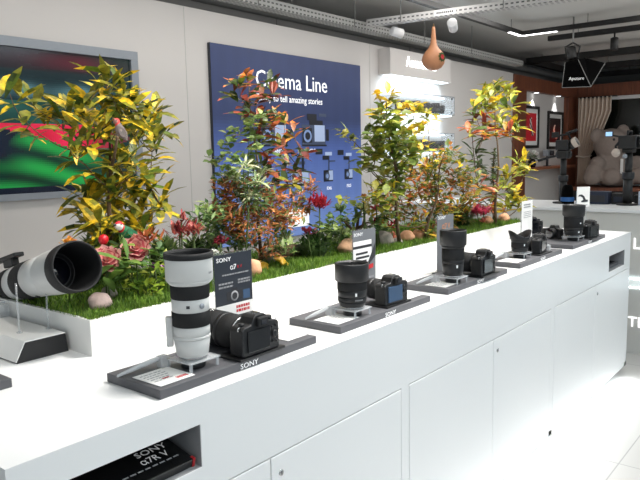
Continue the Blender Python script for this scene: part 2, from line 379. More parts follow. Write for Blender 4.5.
# ---------------------------------------------------------------- wall monitor
tv = thing('wall_monitor', 'big wall monitor in grey recessed frame showing red and green picture', 'monitor', (2.0, 4.0, 1.24))
x0, x1, z0, z1 = .9, 2.915, 1.24, 2.215
def sh(mb, o):
    for v in mb.v: v -= Vector(o)
    return mb
f = MB(); t = .058
f.box(x0, x1, 3.965, 3.999, z1-t, z1).box(x0, x1, 3.965, 3.999, z0, z0+t*.7).box(x0, x0+t, 3.965, 3.999, z0+t*.7, z1-t).box(x1-t, x1, 3.965, 3.999, z0+t*.7, z1-t)
sh(f, (2, 4, 1.24)).build('bezel', M['frame'], tv, .002)
def tvpic(u, v):
    n = lambda a, b, p: math.sin(a*u*6.28+p)*math.sin(b*v*6.28+1.7*p)
    base = c(14, 34, 38)
    if v > .86: base = lerp(c(26, 20, 26), c(86, 22, 38), max(0, math.sin((v-.86)/.14*PI))*(.55+.45*math.sin(u*9)))
    elif v > .64:
        k = math.exp(-((v-.73-.02*math.sin(u*7))/.045)**2)*(.65+.35*math.sin(u*60+3*math.sin(u*13)))
        base = lerp(c(14, 34, 38), c(90, 132, 140), max(0, min(1, k)))
    else:
        edge = .60+.05*math.sin(u*8+.8)-.25*u*u
        red = .43+.07*math.sin(u*11+2)-.12*u+.10*max(0, u-.55)
        if v > edge: base = lerp(c(16, 56, 50), c(36, 84, 74), .5+.5*n(3, 4, 1))
        elif v > red: base = lerp(c(236, 44, 84), c(196, 20, 50), .5+.5*n(5, 3, .4))
        else:
            g = .5+.5*math.sin(v*34+5*u+2*math.sin(u*9))
            base = lerp(c(8, 50, 34), c(34, 160, 70), g)
            dk = math.exp(-((v-(.52-.5*abs(u-.62)*2.0))/.07)**2)+math.exp(-(((u-.50)/.08)**2+((v-.28)/.14)**2))
            base = lerp(base, c(8, 20, 40), min(1, dk))
            if v < .05: base = c(14, 22, 40)
    if u > .80: base = lerp(base, c(12, 40, 38), min(.85, (u-.80)*6))
    return base
sh(MB().grid(x1-x0-2*t, z1-z0-1.7*t, 130, 70, tvpic, FY((x0+x1)/2, 3.985, z0+.7*t)), (2, 4, 1.24)).build('screen', M['tv'], tv)
# ---------------------------------------------------------------- blue wall panel
pn = thing('blue_wall_panel', 'large blue backlit wall panel with white headline and camera pictures', 'wall panel', (4.59, 4.0, .75))
PO = (4.59, 4.0, .75)
def ppic(u, v):
    a = lerp(c(112, 138, 196), c(74, 96, 158), min(1, v/.45)) if v < .45 else lerp(c(74, 96, 158), c(42, 54, 92), min(1, (v-.45)/.2))
    gl = .03*math.sin(u*300)
    return tuple(max(0, q*(1+gl)) for q in a[:3])+(1,)
sh(MB().box(3.59, 5.59, 3.972, 3.999, .75, 2.36), PO).build('board', M['navy'], pn)
sh(MB().grid(1.996, 1.606, 60, 60, ppic, FY(4.59, 3.970, .752)), PO).build('print', M['print'], pn)
sh(MB().text('Cinema Line', .200, FY(4.075, 3.968, 2.06), .001, 'LEFT', sx=.96), PO).build('headline', M['printwhite'], pn)
sh(MB().text('Ready to tell amazing stories', .083, FY(4.085, 3.968, 1.945), .001, 'LEFT', sx=.915), PO).build('subtitle', M['printwhite'], pn)
def printcam(x, z, s, kind):
    T = FY(x, 3.967, z); m = MB(); dk = c(22, 24, 32); md = c(60, 70, 92); lt = c(160, 176, 206); sk = c(120, 142, 184)
    def q(a, b, d, e, cc, zz=0): m.box(a*s, b*s, d*s, e*s, zz, zz+.0008, T, cc)
    def disc(a, d, r, cc, zz): m.lathe([(r*s, zz), (r*s, zz+.0008), (0, zz+.0008)], 20, T @ Matrix.Translation((a*s, d*s, 0)), cc, False)
    if kind == 0:
        q(-.5, .45, 0, .5, md); q(.0, .42, .08, .5, lt, .001); q(-.48, -.1, .05, .42, dk, .001); disc(-.28, .22, .16, sk, .002); disc(-.28, .22, .10, dk, .003)
        q(-.2, .35, .5, .62, dk); q(-.28, .1, .62, .78, dk); q(.2, .5, .72, .8, md); q(.48, .6, .1, .4, dk); q(-.5, .5, -.04, .0, dk)
    elif kind == 1:
        q(-.4, .4, 0, .4, lt); q(-.36, .1, .1, .32, dk, .001); disc(-.15, .2, .12, sk, .002); q(-.5, .5, -.05, .03, dk, .001); q(.1, .2, .4, .9, dk); q(-.05, .25, .6, .7, md); q(-.3, .3, .4, .46, md)
    else:
        q(-.3, .25, 0, .42, dk); q(.0, .24, .05, .4, lt, .001); disc(-.1, .2, .14, md, .002); disc(-.1, .2, .08, sk, .003); q(-.02, .05, .42, .8, md); q(-.35, .05, .8, .95, dk); q(-.2, .2, .95, 1.08, lt); q(0, .4, .72, .77, md); q(-.75, -.35, 1.0, 1.2, dk)
    sh(m, PO).build('product_picture', M['print'], pn)
printcam(4.84, 1.575, .36, 0); printcam(4.30, 1.575, .34, 0)
printcam(4.62, 1.215, .30, 1); printcam(5.045, 1.225, .26, 2); printcam(5.37, 1.235, .24, 2); printcam(3.98, 1.215, .30, 1); printcam(3.82, 1.0, .26, 2)
for tx, x, z in (('VENICE 2', 4.85, 1.505), ('BURANO', 4.30, 1.505), ('FX9', 4.62, 1.135), ('FX6', 5.05, 1.145), ('FX3', 5.37, 1.155)):
    sh(MB().text(tx, .045, FY(x, 3.968, z), .001), PO).build('caption', M['printwhite'], pn)
sh(MB().box(4.44, 4.735, 3.966, 3.968, .832, .995), PO).build('white_label', M['printwhite'], pn)
# ---------------------------------------------------------------- backlit wall shelf
HX0, HX1, HY = 5.96, 7.27, 3.85
hd = thing('shelf_header', 'white wall header box with glowing word above clear display boxes', 'sign', (6.6, 4.0, 2.3))
sh(MB().box(HX0, HX1, HY, 3.9999, 2.298, 2.566), (6.6, 4, 2.3)).build('box', M['wall'], hd, .003)
sh(MB().box(HX0+.03, HX1-.03, HY+.02, 3.97, 2.29, 2.298), (6.6, 4, 2.3)).build('led_panel', M['glowcool'], hd)
sh(MB().text('Accessories', .150, FY(6.27, HY-.001, 2.405), .004, 'LEFT', sx=.90), (6.6, 4, 2.3)).build('lettering', M['glow'], hd)
for i, (zb, zt, nm) in enumerate(((1.915, 2.135, 'upper'), (1.485, 1.705, 'lower'))):
    bx = thing('acrylic_display_box', '%s clear acrylic wall box holding a row of black lenses' % nm, 'display box', (6.65, 4.0, zb), 0, 'clear wall boxes under the header')
    o = (6.65, 4, zb); a0, a1 = 5.97, 7.33; t = .012; yf = 3.83
    sh(MB().box(a0, a1, yf, 3.999, zb, zb+t).box(a0, a1, yf, 3.999, zt-t, zt).box(a0, a0+t, yf, 3.999, zb+t, zt-t).box(a1-t, a1, yf, 3.999, zb+t, zt-t), o).build('shell', M['cleargrey'], bx)
    sh(MB().box(a0+t, a1-t, yf, yf+.006, zb+t, zt-t), o).build('front_pane', M['clear'], bx)
    sh(MB().box(a0, a1, yf-.002, yf, zb, zb+.006).box(a0, a1, yf-.002, yf, zt-.006, zt).box(a1-.006, a1, yf-.002, yf, zb, zt).box(a0, a0+.006, yf-.002, yf, zb, zt), o).build('edge_trim', M['frame'], bx)
    sh(MB().box(a0+.02, a1-.02, 3.86, 3.98, zb-.012, zb).box(a0+t, a1-t, 3.96, 3.985, zt-t-.012, zt-t), o).build('led_strip', M['glowcool'], bx)
    for k in (0, 1): sh(MB().lathe([(.012, 0), (.012, .006), (0, .006)], 12, FY(a1-.07, yf-.001, zb+.03 if k == 0 else zt-.03)), o).build('screw', M['ink'], bx)
    for k in range(9):
        r = (.058, .05, .062, .055, .06, .052, .058, .05, .056)[k]; h = (.115, .10, .12, .13, .105, .118, .11, .125, .10)[(k+3*i) % 9]
        ln = thing('camera_lens', '%s black lens from the left inside the %s clear wall box' % (ORD[k], nm), 'lens', (6.24+k*.112, 3.915, zb+t), 0, 'lenses in the wall boxes')
        MB().lathe([(r*.8, 0), (r*.85, .02), (r*.9, h*.55), (r, h*.6), (r, h), (r*.9, h), (r*.88, h-.02), (0, h-.02)], 20).build('barrel', M['satin'], ln)
        MB().lathe([(r*.92, h*.25), (r*.94, h*.27), (r*.94, h*.48), (r*.92, h*.5)], 20, caps=False).build('focus_ring', M['rubber'], ln)
# ---------------------------------------------------------------- things on the counter
CT = .95; BT = .972            # counter top, slab top
def make_base(x0, x1, y0, y1, label, cards=(), word=True, group='grey slabs under the cameras'):
    o = thing('display_slab', label, 'display base', (x0, y0, CT), 0, group)
    w, d = x1-x0, y1-y0
    MB().box(0, w, 0, d, 0, BT-CT).build('slab', M['slate'], o, .002)
    if word: MB().text('SONY', .019, FY(w*.45, -.0006, .0035), .0004, 'LEFT', sx=1.25).build('lettering', M['whiteink'], o)
    return o
def info_card(x0, x1, y0, y1, label, red=True):
    o = thing('info_card', label, 'card', (x0, y0, BT+.0005), 0, 'price cards lying on the slabs')
    w, d = x1-x0, y1-y0
    MB().box(0, w, 0, d, 0, .0012).build('sheet', M['paper'], o)
    m = MB(); rr = random.Random(int(x0*1000))
    for k in range(5):
        y = d*(.85-.13*k); a = w*.1
        while a < w*.62:
            b_ = a+rr.uniform(.004, .012); m.box(a, b_, y-.0018, y+.0018, .0012, .0015); a = b_+.003
    m.build('small_print', M['greyink'], o)
    if red:
        m = MB()
        for k in range(6): m.box(w*(.6+.055*k), w*(.6+.055*k)+.004, d*.12, d*.24, .0012, .0016)
        for k in range(4): m.box(w*(.35+.05*k), w*(.35+.05*k)+.004, d*.34, d*.40, .0012, .0016)
        m.build('price', M['red'], o)
    return o
def acrylic_stand(x, y, label, w=.085):
    o = thing('acrylic_stand', label, 'stand', (x, y, BT), 0, 'clear stands under the upright lenses')
    h = .021
    MB().box(-w/2, w/2, -w/2, w/2, h, h+.004).build('plate', M['plate'], o, .001)
    for sx in (-1, 1):
        for sy in (-1, 1):
            a = sx*(w/2-.006); b_ = sy*(w/2-.006)
            MB().box(a-.004, a+.004, b_-.0015, b_+.0015, 0, h).build('leg', M['plate'], o)
    MB().lathe([(.028, 0), (.03, .002), (.03, .012), (.026, .015), (0, .015)], 24).build('puck', M['satin'], o)
    return o, BT+h+.004
def tether(x, y, lens_x, lens_y, label):
    o = thing('security_tether', label, 'security cable', (x, y, BT), 0, 'pale security straps beside the lenses')
    dx, dy = lens_x-x, lens_y-y
    pts = [(0, 0, .006), (dx*.3, dy*.3+.004, .012), (dx*.6, dy*.6+.004, .020), (dx*.85, dy*.85, .026)]
    MB().tube(pts, [.003, .0055, .006, .005], 10, sq=1.5).build('strap', M['strap'], o)
    MB().box(dx*.8-.012, dx*.8+.012, dy*.8-.012, dy*.8+.012, 0, .03).build('anchor', M['plate'], o, .003)
    return o
def ring(o, name, z0, z1, r0, r1, m, lip=.0015, ribs=0, seg=48):
    if not ribs:
        prof = [(r0-lip, z0), (r0, z0+lip), (r1, z1-lip), (r1-lip, z1)]
        p = MB().lathe([(0, z0)]+prof+[(0, z1)], seg)
    else:
        p = MB(); vs = []; fs = []; n = ribs*2
        for z, rr in ((z0, r0-lip), (z0+lip, r0), (z1-lip, r1), (z1, r1-lip)):
            for k in range(n):
                a = 2*PI*k/n; q = rr-(0 if k % 2 else .0012); vs.append((q*math.cos(a), q*math.sin(a), z))
        for i in range(3):
            for k in range(n):
                k2 = (k+1) % n; fs.append((i*n+k, i*n+k2, (i+1)*n+k2, (i+1)*n+k))
        fs += [tuple(range(n-1, -1, -1)), tuple(3*n+k for k in range(n))]
        p.add(vs, fs, True)
    return p.build(name, m, o)
def hood(o, z0, z1, r0, r1, m, depth=.04, petal=0., rim=None, th=.003):
    seg = 56
    if not petal:
        h = MB().lathe([(r0-.002, z0), (r0, z0+.002), (r1, z1-.003), (r1-.001, z1), (r1-th, z1), (r1-th-.002, z1-depth)], seg, caps=False).build('hood', m, o)
    else:
        vs = []; fs = []
        for k in range(seg):
            a = 2*PI*k/seg; zt = z1-petal*(.5-.5*math.cos(2*a))**1.2
            for rr, z in ((r0, z0), (r1, zt), (r1-th, zt), (r0-th, z0)): vs.append((rr*math.cos(a), rr*math.sin(a), z))
        for k in range(seg):
            k2 = (k+1) % seg
            for q in range(3): fs.append((4*k+q, 4*k2+q, 4*k2+q+1, 4*k+q+1))
        h = MB().add(vs, fs, True).build('hood', m, o)
    if rim:
        MB().lathe([(r1+.0005, z1-rim), (r1+.0025, z1-rim+.001), (r1+.003, z1-.004), (r1+.001, z1+.001), (r1-th-.001, z1+.001), (r1-th-.001, z1-rim)], seg, caps=False).build('hood_rim', M['rubber'], h)
    MB().lathe([(r1-th-.0022, z1-.006 if not petal else z0+.004), (r0-th-.004, z0+.006), (0, z0+.006)], seg, caps=False).build('hood_lining', M['rubber'], h)
    MB().lathe([(r0*.72, z0+.007), (r0*.5, z0+.012), (0, z0+.015)], 32, caps=False).build('front_element', M['lensglass'], o)
    return h
def dots(o, r, z, ang, n, m, s=.0022, name='marking'):
    """little printed marks round the barrel facing the aisle"""
    p = MB()
    for k in range(n):
        a = R(ang+5*k); T = Matrix.Rotation(a, 4, 'Z') @ Matrix.Translation((r, 0, z)) @ Matrix.Rotation(PI/2, 4, 'Y')
        p.box(-s*1.6, s*1.6, -s, s, 0, .0006, T)
    return p.build(name, m, o)
# ---- camera body with a lens that points +Y, screen facing -Y
def make_camera(label, x, y, z, rz=0., lens=((.036, .02, 'dark'), (.038, .05, 'rubber'), (.037, .03, 'dark')), screen='screen', s=1., fr=None, group='cameras on the front row of slabs', detail=True):
    o = thing('mirrorless_camera', label, 'camera', (x, y, z), rz, group); o.scale = (s, s, s)
    pts = [(-.062, 0), (.064, 0), (.066, .004), (.066, .066), (.060, .073), (.030, .077), (.022, .093), (.014, .099), (-.016, .099), (-.024, .093), (-.032, .077), (-.056, .074), (-.064, .066), (-.064, .004)]
    T = Matrix(((1, 0, 0, 0), (0, 0, -1, 0), (0, 1, 0, 0), (0, 0, 0, 1)))
    MB().prism(pts, -.024, .022, T).build('body', M['dark'], o, .0035, 3)
    MB().prism([(.030, 0), (.066, 0), (.069, .03), (.070, .06), (.062, .074), (.034, .076)], -.060, -.02, T).build('grip', M['rubber'], o, .008, 3)
    MB().box(-.048, .030, -.0265, -.021, .010, .064).build('rear_screen', M[screen], o, .0015)
    e = MB().box(-.018, .016, -.034, -.02, .069, .094).build('eyecup', M['rubber'], o, .005, 3)
    MB().box(-.010, .008, -.0352, -.034, .075, .088).build('eyepiece_glass', M['lensglass'], e)
    if detail:
        MB().lathe([(.011, 0), (.0115, .001), (.0115, .009), (.010, .010), (0, .010)], 24, UP(.046, .0, .074)).build('mode_dial', M['satin'], o)
        MB().lathe([(.008, 0), (.008, .008), (0, .008)], 20, UP(-.046, 0, .073)).build('drive_dial', M['satin'], o)
        MB().box(-.010, .008, -.012, .012, .099, .1015).build('hot_shoe', M['chrome'], o)
        for bx_, bz in ((.038, .060), (.052, .061), (.040, .022), (.054, .020)):
            MB().lathe([(.0035, 0), (.0035, .002), (0, .0025)], 12, FY(bx_, -.0235, bz)).build('button', M['satin'], o)
        MB().lathe([(.009, 0), (.0095, .002), (.006, .0035), (0, .0035)], 20, FY(.047, -.0235, .040)).build('control_wheel', M['satin'], o)
        for sx in (-1, 1): MB().lathe([(.0055, 0), (.0055, .0012), (.003, .0012)], 14, FY(sx*.0665 if sx < 0 else .066, -.012, .071), caps=False).build('strap_lug', M['chrome'], o)
    l = bpy.data.objects.new('lens', None); COL.objects.link(l); l.parent = o; l.empty_display_size = .02
    yy = .022; A = lambda q: Matrix(((1, 0, 0, -.006), (0, 0, 1, q), (0, 1, 0, .042), (0, 0, 0, 1)))
    nm = {'dark': 'barrel', 'rubber': 'focus_ring', 'satin': 'barrel', 'chrome': 'bright_ring'}
    for r_, ln, mm in lens:
        MB().lathe([(0, 0), (r_-.002, 0), (r_, .0015), (r_, ln-.0015), (r_-.002, ln), (0, ln)], 36, A(yy)).build(nm[mm], M[mm], l); yy += ln
    MB().lathe([(r_*.8, 0), (r_*.5, .004), (0, .005)], 28, A(yy), caps=False).build('front_element', M['lensglass'], l)
    return o
def camera_pad(x, y, w, d, label):
    o = thing('camera_pad', label, 'pad', (x, y, BT), 0, 'thin pads under the cameras')
    MB().box(-w/2, w/2, -d/2, d/2, 0, .006).build('pad', M['satin'], o, .001)
    return BT+.006
SLABS = [(.87, 1.415), (1.528, 2.062), (2.195, 2.735), (2.875, 3.425), (3.590, 4.170)]
who = ['under the tall white zoom lens', 'under the wide black lens with blue camera screen', 'under the slim tall black lens', 'under the short petal-hood lens', 'at the far right end of the row']
for (a, b_), w in zip(SLABS, who):
    make_base(a, b_, 1.168, 1.372, 'dark grey display slab ' + w)
make_base(.512, .716, 1.525, 1.72, 'dark grey slab cut by the left edge of the photo', word=False)
# --- first set: white zoom lens
info_card(.885, .985, 1.185, 1.29, 'white price card with red figures in front of white zoom lens')
info_card(1.325, 1.405, 1.195, 1.30, 'white card right of the big-lens camera on nearest slab', False)
lx, ly = 1.028, 1.242
_, z = acrylic_stand(lx, ly, 'clear acrylic stand carrying the white zoom lens', .095)
ln = thing('telephoto_lens', 'white telephoto zoom lens with black rings standing upright on clear stand', 'lens', (lx, ly, z)); ln.scale = (.94, .94, .985)
ring(ln, 'mount', 0, .008, .036, .036, M['chrome'])
ring(ln, 'barrel', .006, .05, .041, .047, M['lenswhite'])
ring(ln, 'control_ring', .05, .058, .0485, .0485, M['lenswhite'])
ring(ln, 'barrel', .058, .082, .0475, .0475, M['lenswhite'])
ring(ln, 'focus_ring', .082, .118, .0495, .0495, M['rubber'], ribs=70)
ring(ln, 'barrel', .118, .150, .0485, .0485, M['lenswhite'])
ring(ln, 'zoom_ring', .150, .184, .0495, .0505, M['rubber'], ribs=70)
ring(ln, 'hood_collar', .184, .196, .051, .060, M['lenswhite'])
hood(ln, .196, .262, .0605, .0605, M['lenswhite'], rim=.014)
fb = MB().box(-.010, .010, -.010, .008, .03, .105, Matrix.Rotation(R(142), 4, 'Z') @ Matrix.Translation((.055, 0, 0)) @ Matrix.Rotation(PI/2, 4, 'Z')).build('tripod_foot', M['lenswhite'], ln, .004)
dots(ln, .0486, .134, -140, 2, M['ink'], name='switch_mark'); dots(ln, .0606, .214, -75, 3, M['greyink'], .0016)
MB().lathe([(.007, 0), (.007, .002), (0, .002)], 16, Matrix.Rotation(R(-95), 4, 'Z') @ Matrix.Translation((.0485, 0, .134)) @ Matrix.Rotation(PI/2, 4, 'Y')).build('hold_button', M['frame'], ln)
tether(.862, 1.315, lx-.02, ly+.05, 'pale translucent security strap behind the white zoom lens')
z = camera_pad(1.195, 1.205, .165, .085, 'thin grey pad under the nearest black camera')
make_camera('nearest black camera with large zoom lens beside white telephoto lens', 1.192, 1.190, z, 0, ((.041, .014, 'satin'), (.0425, .005, 'chrome'), (.045, .05, 'rubber'), (.046, .012, 'dark'), (.0465, .045, 'rubber'), (.047, .005, 'chrome'), (.047, .018, 'satin')), s=1.03)
# --- second set
info_card(1.545, 1.655, 1.19, 1.285, 'white card in front of the wide black lens', False)
info_card(1.965, 2.05, 1.20, 1.30, 'white card right of the camera with blue screen', False)
lx, ly = 1.673, 1.230
_, z = acrylic_stand(lx, ly, 'clear acrylic stand carrying the wide black lens', .09)
ln = thing('prime_lens', 'wide black prime lens with round hood on the second slab', 'lens', (lx, ly, z), 0, 'upright black lenses'); ln.scale = (1.0, 1.0, 1.04)
ring(ln, 'mount', 0, .006, .036, .036, M['chrome'])
ring(ln, 'barrel', .005, .022, .039, .045, M['satin'])
ring(ln, 'aperture_ring', .022, .036, .046, .046, M['satin'], ribs=60)
ring(ln, 'barrel', .036, .056, .0455, .0465, M['satin'])
ring(ln, 'focus_ring', .056, .084, .047, .047, M['rubber'], ribs=70)
hood(ln, .084, .138, .0535, .0540, M['dark'])
dots(ln, .0462, .046, -128, 1, M['whiteink'], .003, 'badge'); dots(ln, .0462, .029, -130, 7, M['greyink'], .0013, 'aperture_scale')
tether(1.53, 1.305, lx-.02, ly+.05, 'pale translucent security strap behind the wide black lens')
z = camera_pad(1.875, 1.225, .15, .09, 'thin grey pad under the camera with blue screen')
make_camera('black camera with blue lit screen on the second slab', 1.868, 1.208, z, R(-4), ((.036, .014, 'satin'), (.038, .030, 'rubber'), (.037, .02, 'dark')), 'screenblue', .97)
# --- third set
info_card(2.215, 2.32, 1.19, 1.28, 'white card in front of the slim tall black lens', False)
lx, ly = 2.330, 1.220
_, z = acrylic_stand(lx, ly, 'clear acrylic stand carrying the slim tall black lens', .09)
ln = thing('prime_lens', 'slim tall black lens in front of the grey sign', 'lens', (lx, ly, z), 0, 'upright black lenses'); ln.scale = (1.05, 1.05, 1.14)
ring(ln, 'mount', 0, .006, .036, .036, M['chrome'])
ring(ln, 'barrel', .005, .045, .038, .040, M['satin'])
ring(ln, 'aperture_ring', .045, .058, .041, .041, M['satin'], ribs=60)
ring(ln, 'focus_ring', .058, .098, .0415, .0415, M['rubber'], ribs=66)
ring(ln, 'barrel', .098, .108, .042, .045, M['satin'])
hood(ln, .108, .160, .0495, .0500, M['dark'])
dots(ln, .0402, .038, -130, 1, M['whiteink'], .003, 'badge')
tether(2.205, 1.31, lx-.02, ly+.05, 'pale translucent security strap behind the slim tall black lens')
z = camera_pad(2.545, 1.20, .16, .09, 'thin grey pad under the camera right of the slim tall lens')
make_camera('black camera with zoom lens right of the slim tall lens', 2.535, 1.187, z, 0, ((.040, .016, 'satin'), (.040, .040, 'rubber'), (.041, .012, 'dark'), (.043, .045, 'rubber'), (.044, .02, 'satin')), s=1.03)
# --- fourth set
info_card(2.89, 3.0, 1.19, 1.285, 'pale card on the slab with petal-hood lens', False)
lx, ly = 3.052, 1.245
_, z = acrylic_stand(lx, ly, 'clear acrylic stand carrying the petal-hood lens', .09)
ln = thing('prime_lens', 'short black lens with notched petal hood near the white card', 'lens', (lx, ly, z), 0, 'upright black lenses')
ring(ln, 'mount', 0, .006, .034, .034, M['chrome'])
ring(ln, 'barrel', .005, .025, .037, .039, M['satin'])
ring(ln, 'focus_ring', .025, .052, .040, .040, M['rubber'], ribs=60)
ring(ln, 'barrel', .052, .064, .0405, .042, M['satin'])
h = hood(ln, .064, .108, .044, .054, M['dark'], petal=.030); h.rotation_euler = (0, 0, R(-38))
dots(ln, .040, .040, -125, 1, M['whiteink'], .003, 'badge')
tether(2.885, 1.31, lx-.02, ly+.05, 'pale translucent security strap behind the petal-hood lens')
z = camera_pad(3.225, 1.222, .16, .09, 'thin grey pad under the small camera right of petal-hood lens')
make_camera('small black camera right of the petal-hood lens', 3.225, 1.215, z, R(6), ((.036, .012, 'satin'), (.037, .026, 'rubber'), (.036, .018, 'dark')), s=.95)
tether(3.43, 1.27, 3.32, 1.20, 'white coiled security lead right of the small camera')
# --- fifth set
lx, ly = 3.806, 1.240
_, z = acrylic_stand(lx, ly, 'clear acrylic stand carrying the large black lens', .10)
ln = thing('prime_lens', 'large black telephoto lens nearest the far end of counter', 'lens', (lx, ly, z), 0, 'upright black lenses'); ln.scale = (1.02, 1.02, 1.08)
ring(ln, 'mount', 0, .006, .038, .038, M['chrome'])
ring(ln, 'barrel', .005, .03, .044, .050, M['satin'])
ring(ln, 'aperture_ring', .03, .045, .051, .051, M['satin'], ribs=64)
ring(ln, 'focus_ring', .045, .10, .0515, .0515, M['rubber'], ribs=70)
ring(ln, 'barrel', .10, .108, .052, .056, M['satin'])
hood(ln, .108, .162, .0595, .0605, M['dark'])
dots(ln, .0502, .024, -130, 2, M['whiteink'], .0025, 'badge'); dots(ln, .0518, .07, -120, 2, M['whiteink'], .002)
make_camera('black camera lying lens first behind the large black lens', 3.83, 1.355, BT, R(70), ((.036, .012, 'satin'), (.038, .03, 'rubber')), s=.8, detail=False)
z = camera_pad(3.95, 1.20, .16, .09, 'thin grey pad under the camera at the far end')
make_camera('black camera at the far right end of the front row', 3.945, 1.19, z, R(-10), ((.038, .016, 'satin'), (.040, .035, 'rubber'), (.039, .02, 'dark')), s=1.0)
# --- display across the end of the counter, behind the white card
make_base(3.93, 4.15, 1.395, 1.85, 'dark grey slab across the counter behind the white card', word=False)
make_camera('black camera on the rear slab half hidden by white card', 4.00, 1.56, BT, R(-35), ((.036, .014, 'satin'), (.037, .03, 'rubber')), s=1.05, group='cameras on the counter')
# ---------------------------------------------------------------- upright signs
def sign_holder(x, y, w, h, label, board, rz=0., z0=CT, group='upright signs behind the slabs'):
    o = thing('upright_sign', label, 'sign', (x, y, z0), rz, group)
    MB().box(-w/2, w/2, -.02, .02, 0, .005).build('foot', M['satin'], o, .001)
    MB().box(-w/2, w/2, -.003, .003, .005, h).build('acrylic_sheet', M['clear'], o)
    b_ = MB().box(-w/2+.003, w/2-.003, -.0045, -.0032, .012, h-.003).build('printed_card', M[board], o)
    return o, b_
YC = -.0049
def lines(o, x0, x1, zs, hgt, m, seed=1, name='small_print', yo=0.):
    rr = random.Random(seed); p = MB()
    for z in zs:
        a = x0
        while a < x1:
            e = min(x1, a+rr.uniform(.004, .012)); p.box(a, e, YC-.0003-yo, YC-yo, z, z+hgt); a = e+.002
    return p.build(name, m, o)
o, b_ = sign_holder(1.312, 1.392, .153, .258, 'dark upright sign with white heading behind the nearest camera', 'navy')
MB().text('SONY', .017, FY(-.066, YC, .234), .0003, 'LEFT', sx=1.25).build('lettering', M['whiteink'], b_)
MB().text('α7', .021, FY(-.014, YC, .208), .0003, 'LEFT').build('lettering', M['whiteink'], b_)
MB().text('R V', .013, FY(.014, YC, .209), .0003, 'LEFT').build('lettering', M['red'], b_)
lines(b_, -.045, .06, (.193,), .004, M['greyink'], 3); lines(b_, -.06, -.005, (.168, .158), .005, M['greyink'], 5); lines(b_, .015, .065, (.172, .164), .005, M['greyink'], 6)
pc = MB(); T = FY(0, YC, 0)
pc.box(-.03, .03, .118, .145, 0, .0003, T).box(-.012, .012, .145, .153, 0, .0003, T).build('camera_picture', M['ink'], b_)
MB().lathe([(.015, 0), (.015, .0004), (.010, .0004)], 24, FY(0, YC-.0003, .130), caps=False).build('picture_ring', M['greyink'], b_)
MB().box(.035, .062, YC-.0003, YC, .115, .142).build('inset_picture', M['screenblue'], b_)
pl = MB().box(-.072, .072, YC-.0004, YC, .072, .108).build('price_label', M['paper'], b_)
lines(pl, .005, .06, (.080, .092), .008, M['red'], 8, 'price', .0005)
o, b_ = sign_holder(1.985, 1.405, .150, .258, 'upright sign with white block and red bar behind the second slab', 'greycard')
MB().text('SONY', .017, FY(-.066, YC, .234), .0003, 'LEFT', sx=1.25).build('lettering', M['whiteink'], b_)
wb = MB(); T = FY(0, YC, 0)
wb.prism([(-.070, .085), (.0, .105), (.045, .165), (.045, .215), (-.070, .215)], 0, .0003, T).build('white_block', M['paper'], b_)
MB().box(-.072, .045, YC-.0006, YC-.0003, .188, .198).build('dark_line', M['ink'], b_)
p = MB()
for k, (z, e) in enumerate(((.165, .02), (.150, .03), (.135, .012), (.120, .004))): p.box(-.055, e, YC-.0007, YC-.0004, z, z+.008)
p.build('text_block', M['ink'], b_)
MB().prism([(0, .105), (.07, .15), (.07, .20), (.045, .165)], 0, .0004, T).build('dark_wedge', M['ink'], b_)
MB().prism([(-.05, .095), (.055, .108), (.055, .124), (-.05, .111)], .0005, .0009, T).build('red_bar', M['red'], b_)
lines(b_, .0, .06, (.07, .055, .04), .008, M['greyink'], 12)
o, b_ = sign_holder(2.622, 1.415, .155, .257, 'plain grey upright sign with orange lettering behind slim lens', 'greycard')
MB().text('SONY', .020, FY(-.066, YC, .240), .0003, 'LEFT', sx=1.25).build('lettering', M['whiteink'], b_)
MB().text('α7 V', .036, FY(.005, YC, .195), .0003, 'CENTER').build('lettering', M['orange'], b_)
o, b_ = sign_holder(3.53, 1.405, .155, .262, 'white upright card with grey text right of the petal-hood lens', 'paper')
lines(b_, -.05, .045, (.235, .222), .007, M['greyink'], 20); lines(b_, -.05, .05, (.198, .188, .178, .168), .003, M['greyink'], 21); lines(b_, -.05, .05, (.06, .05, .04), .003, M['greyink'], 22)
# small card on a tall clear holder
o = thing('picture_card', 'small white card with black drawing above the far black lens', 'card', (4.335, 1.358, CT), R(-40))
MB().box(-.04, .04, -.02, .02, 0, .005).build('foot', M['clear'], o, .001)
MB().box(-.03, .03, -.002, .002, .005, .17).build('clear_stem', M['clear'], o)
b_ = MB().box(-.045, .045, -.004, -.002, .17, .296).build('card', M['paper'], o)
T = FY(0, -.0044, 0)
MB().prism([(-.036, .235), (-.03, .246), (-.01, .248), (.006, .236), (.018, .215), (.034, .212), (.03, .200), (-.012, .198), (-.016, .206), (.0, .213), (-.006, .228), (-.02, .236)], 0, .0004, T).build('drawing', M['ink'], b_)
MB().box(-.03, .03, -.0046, -.0042, .178, .183).build('small_print', M['greyink'], b_)
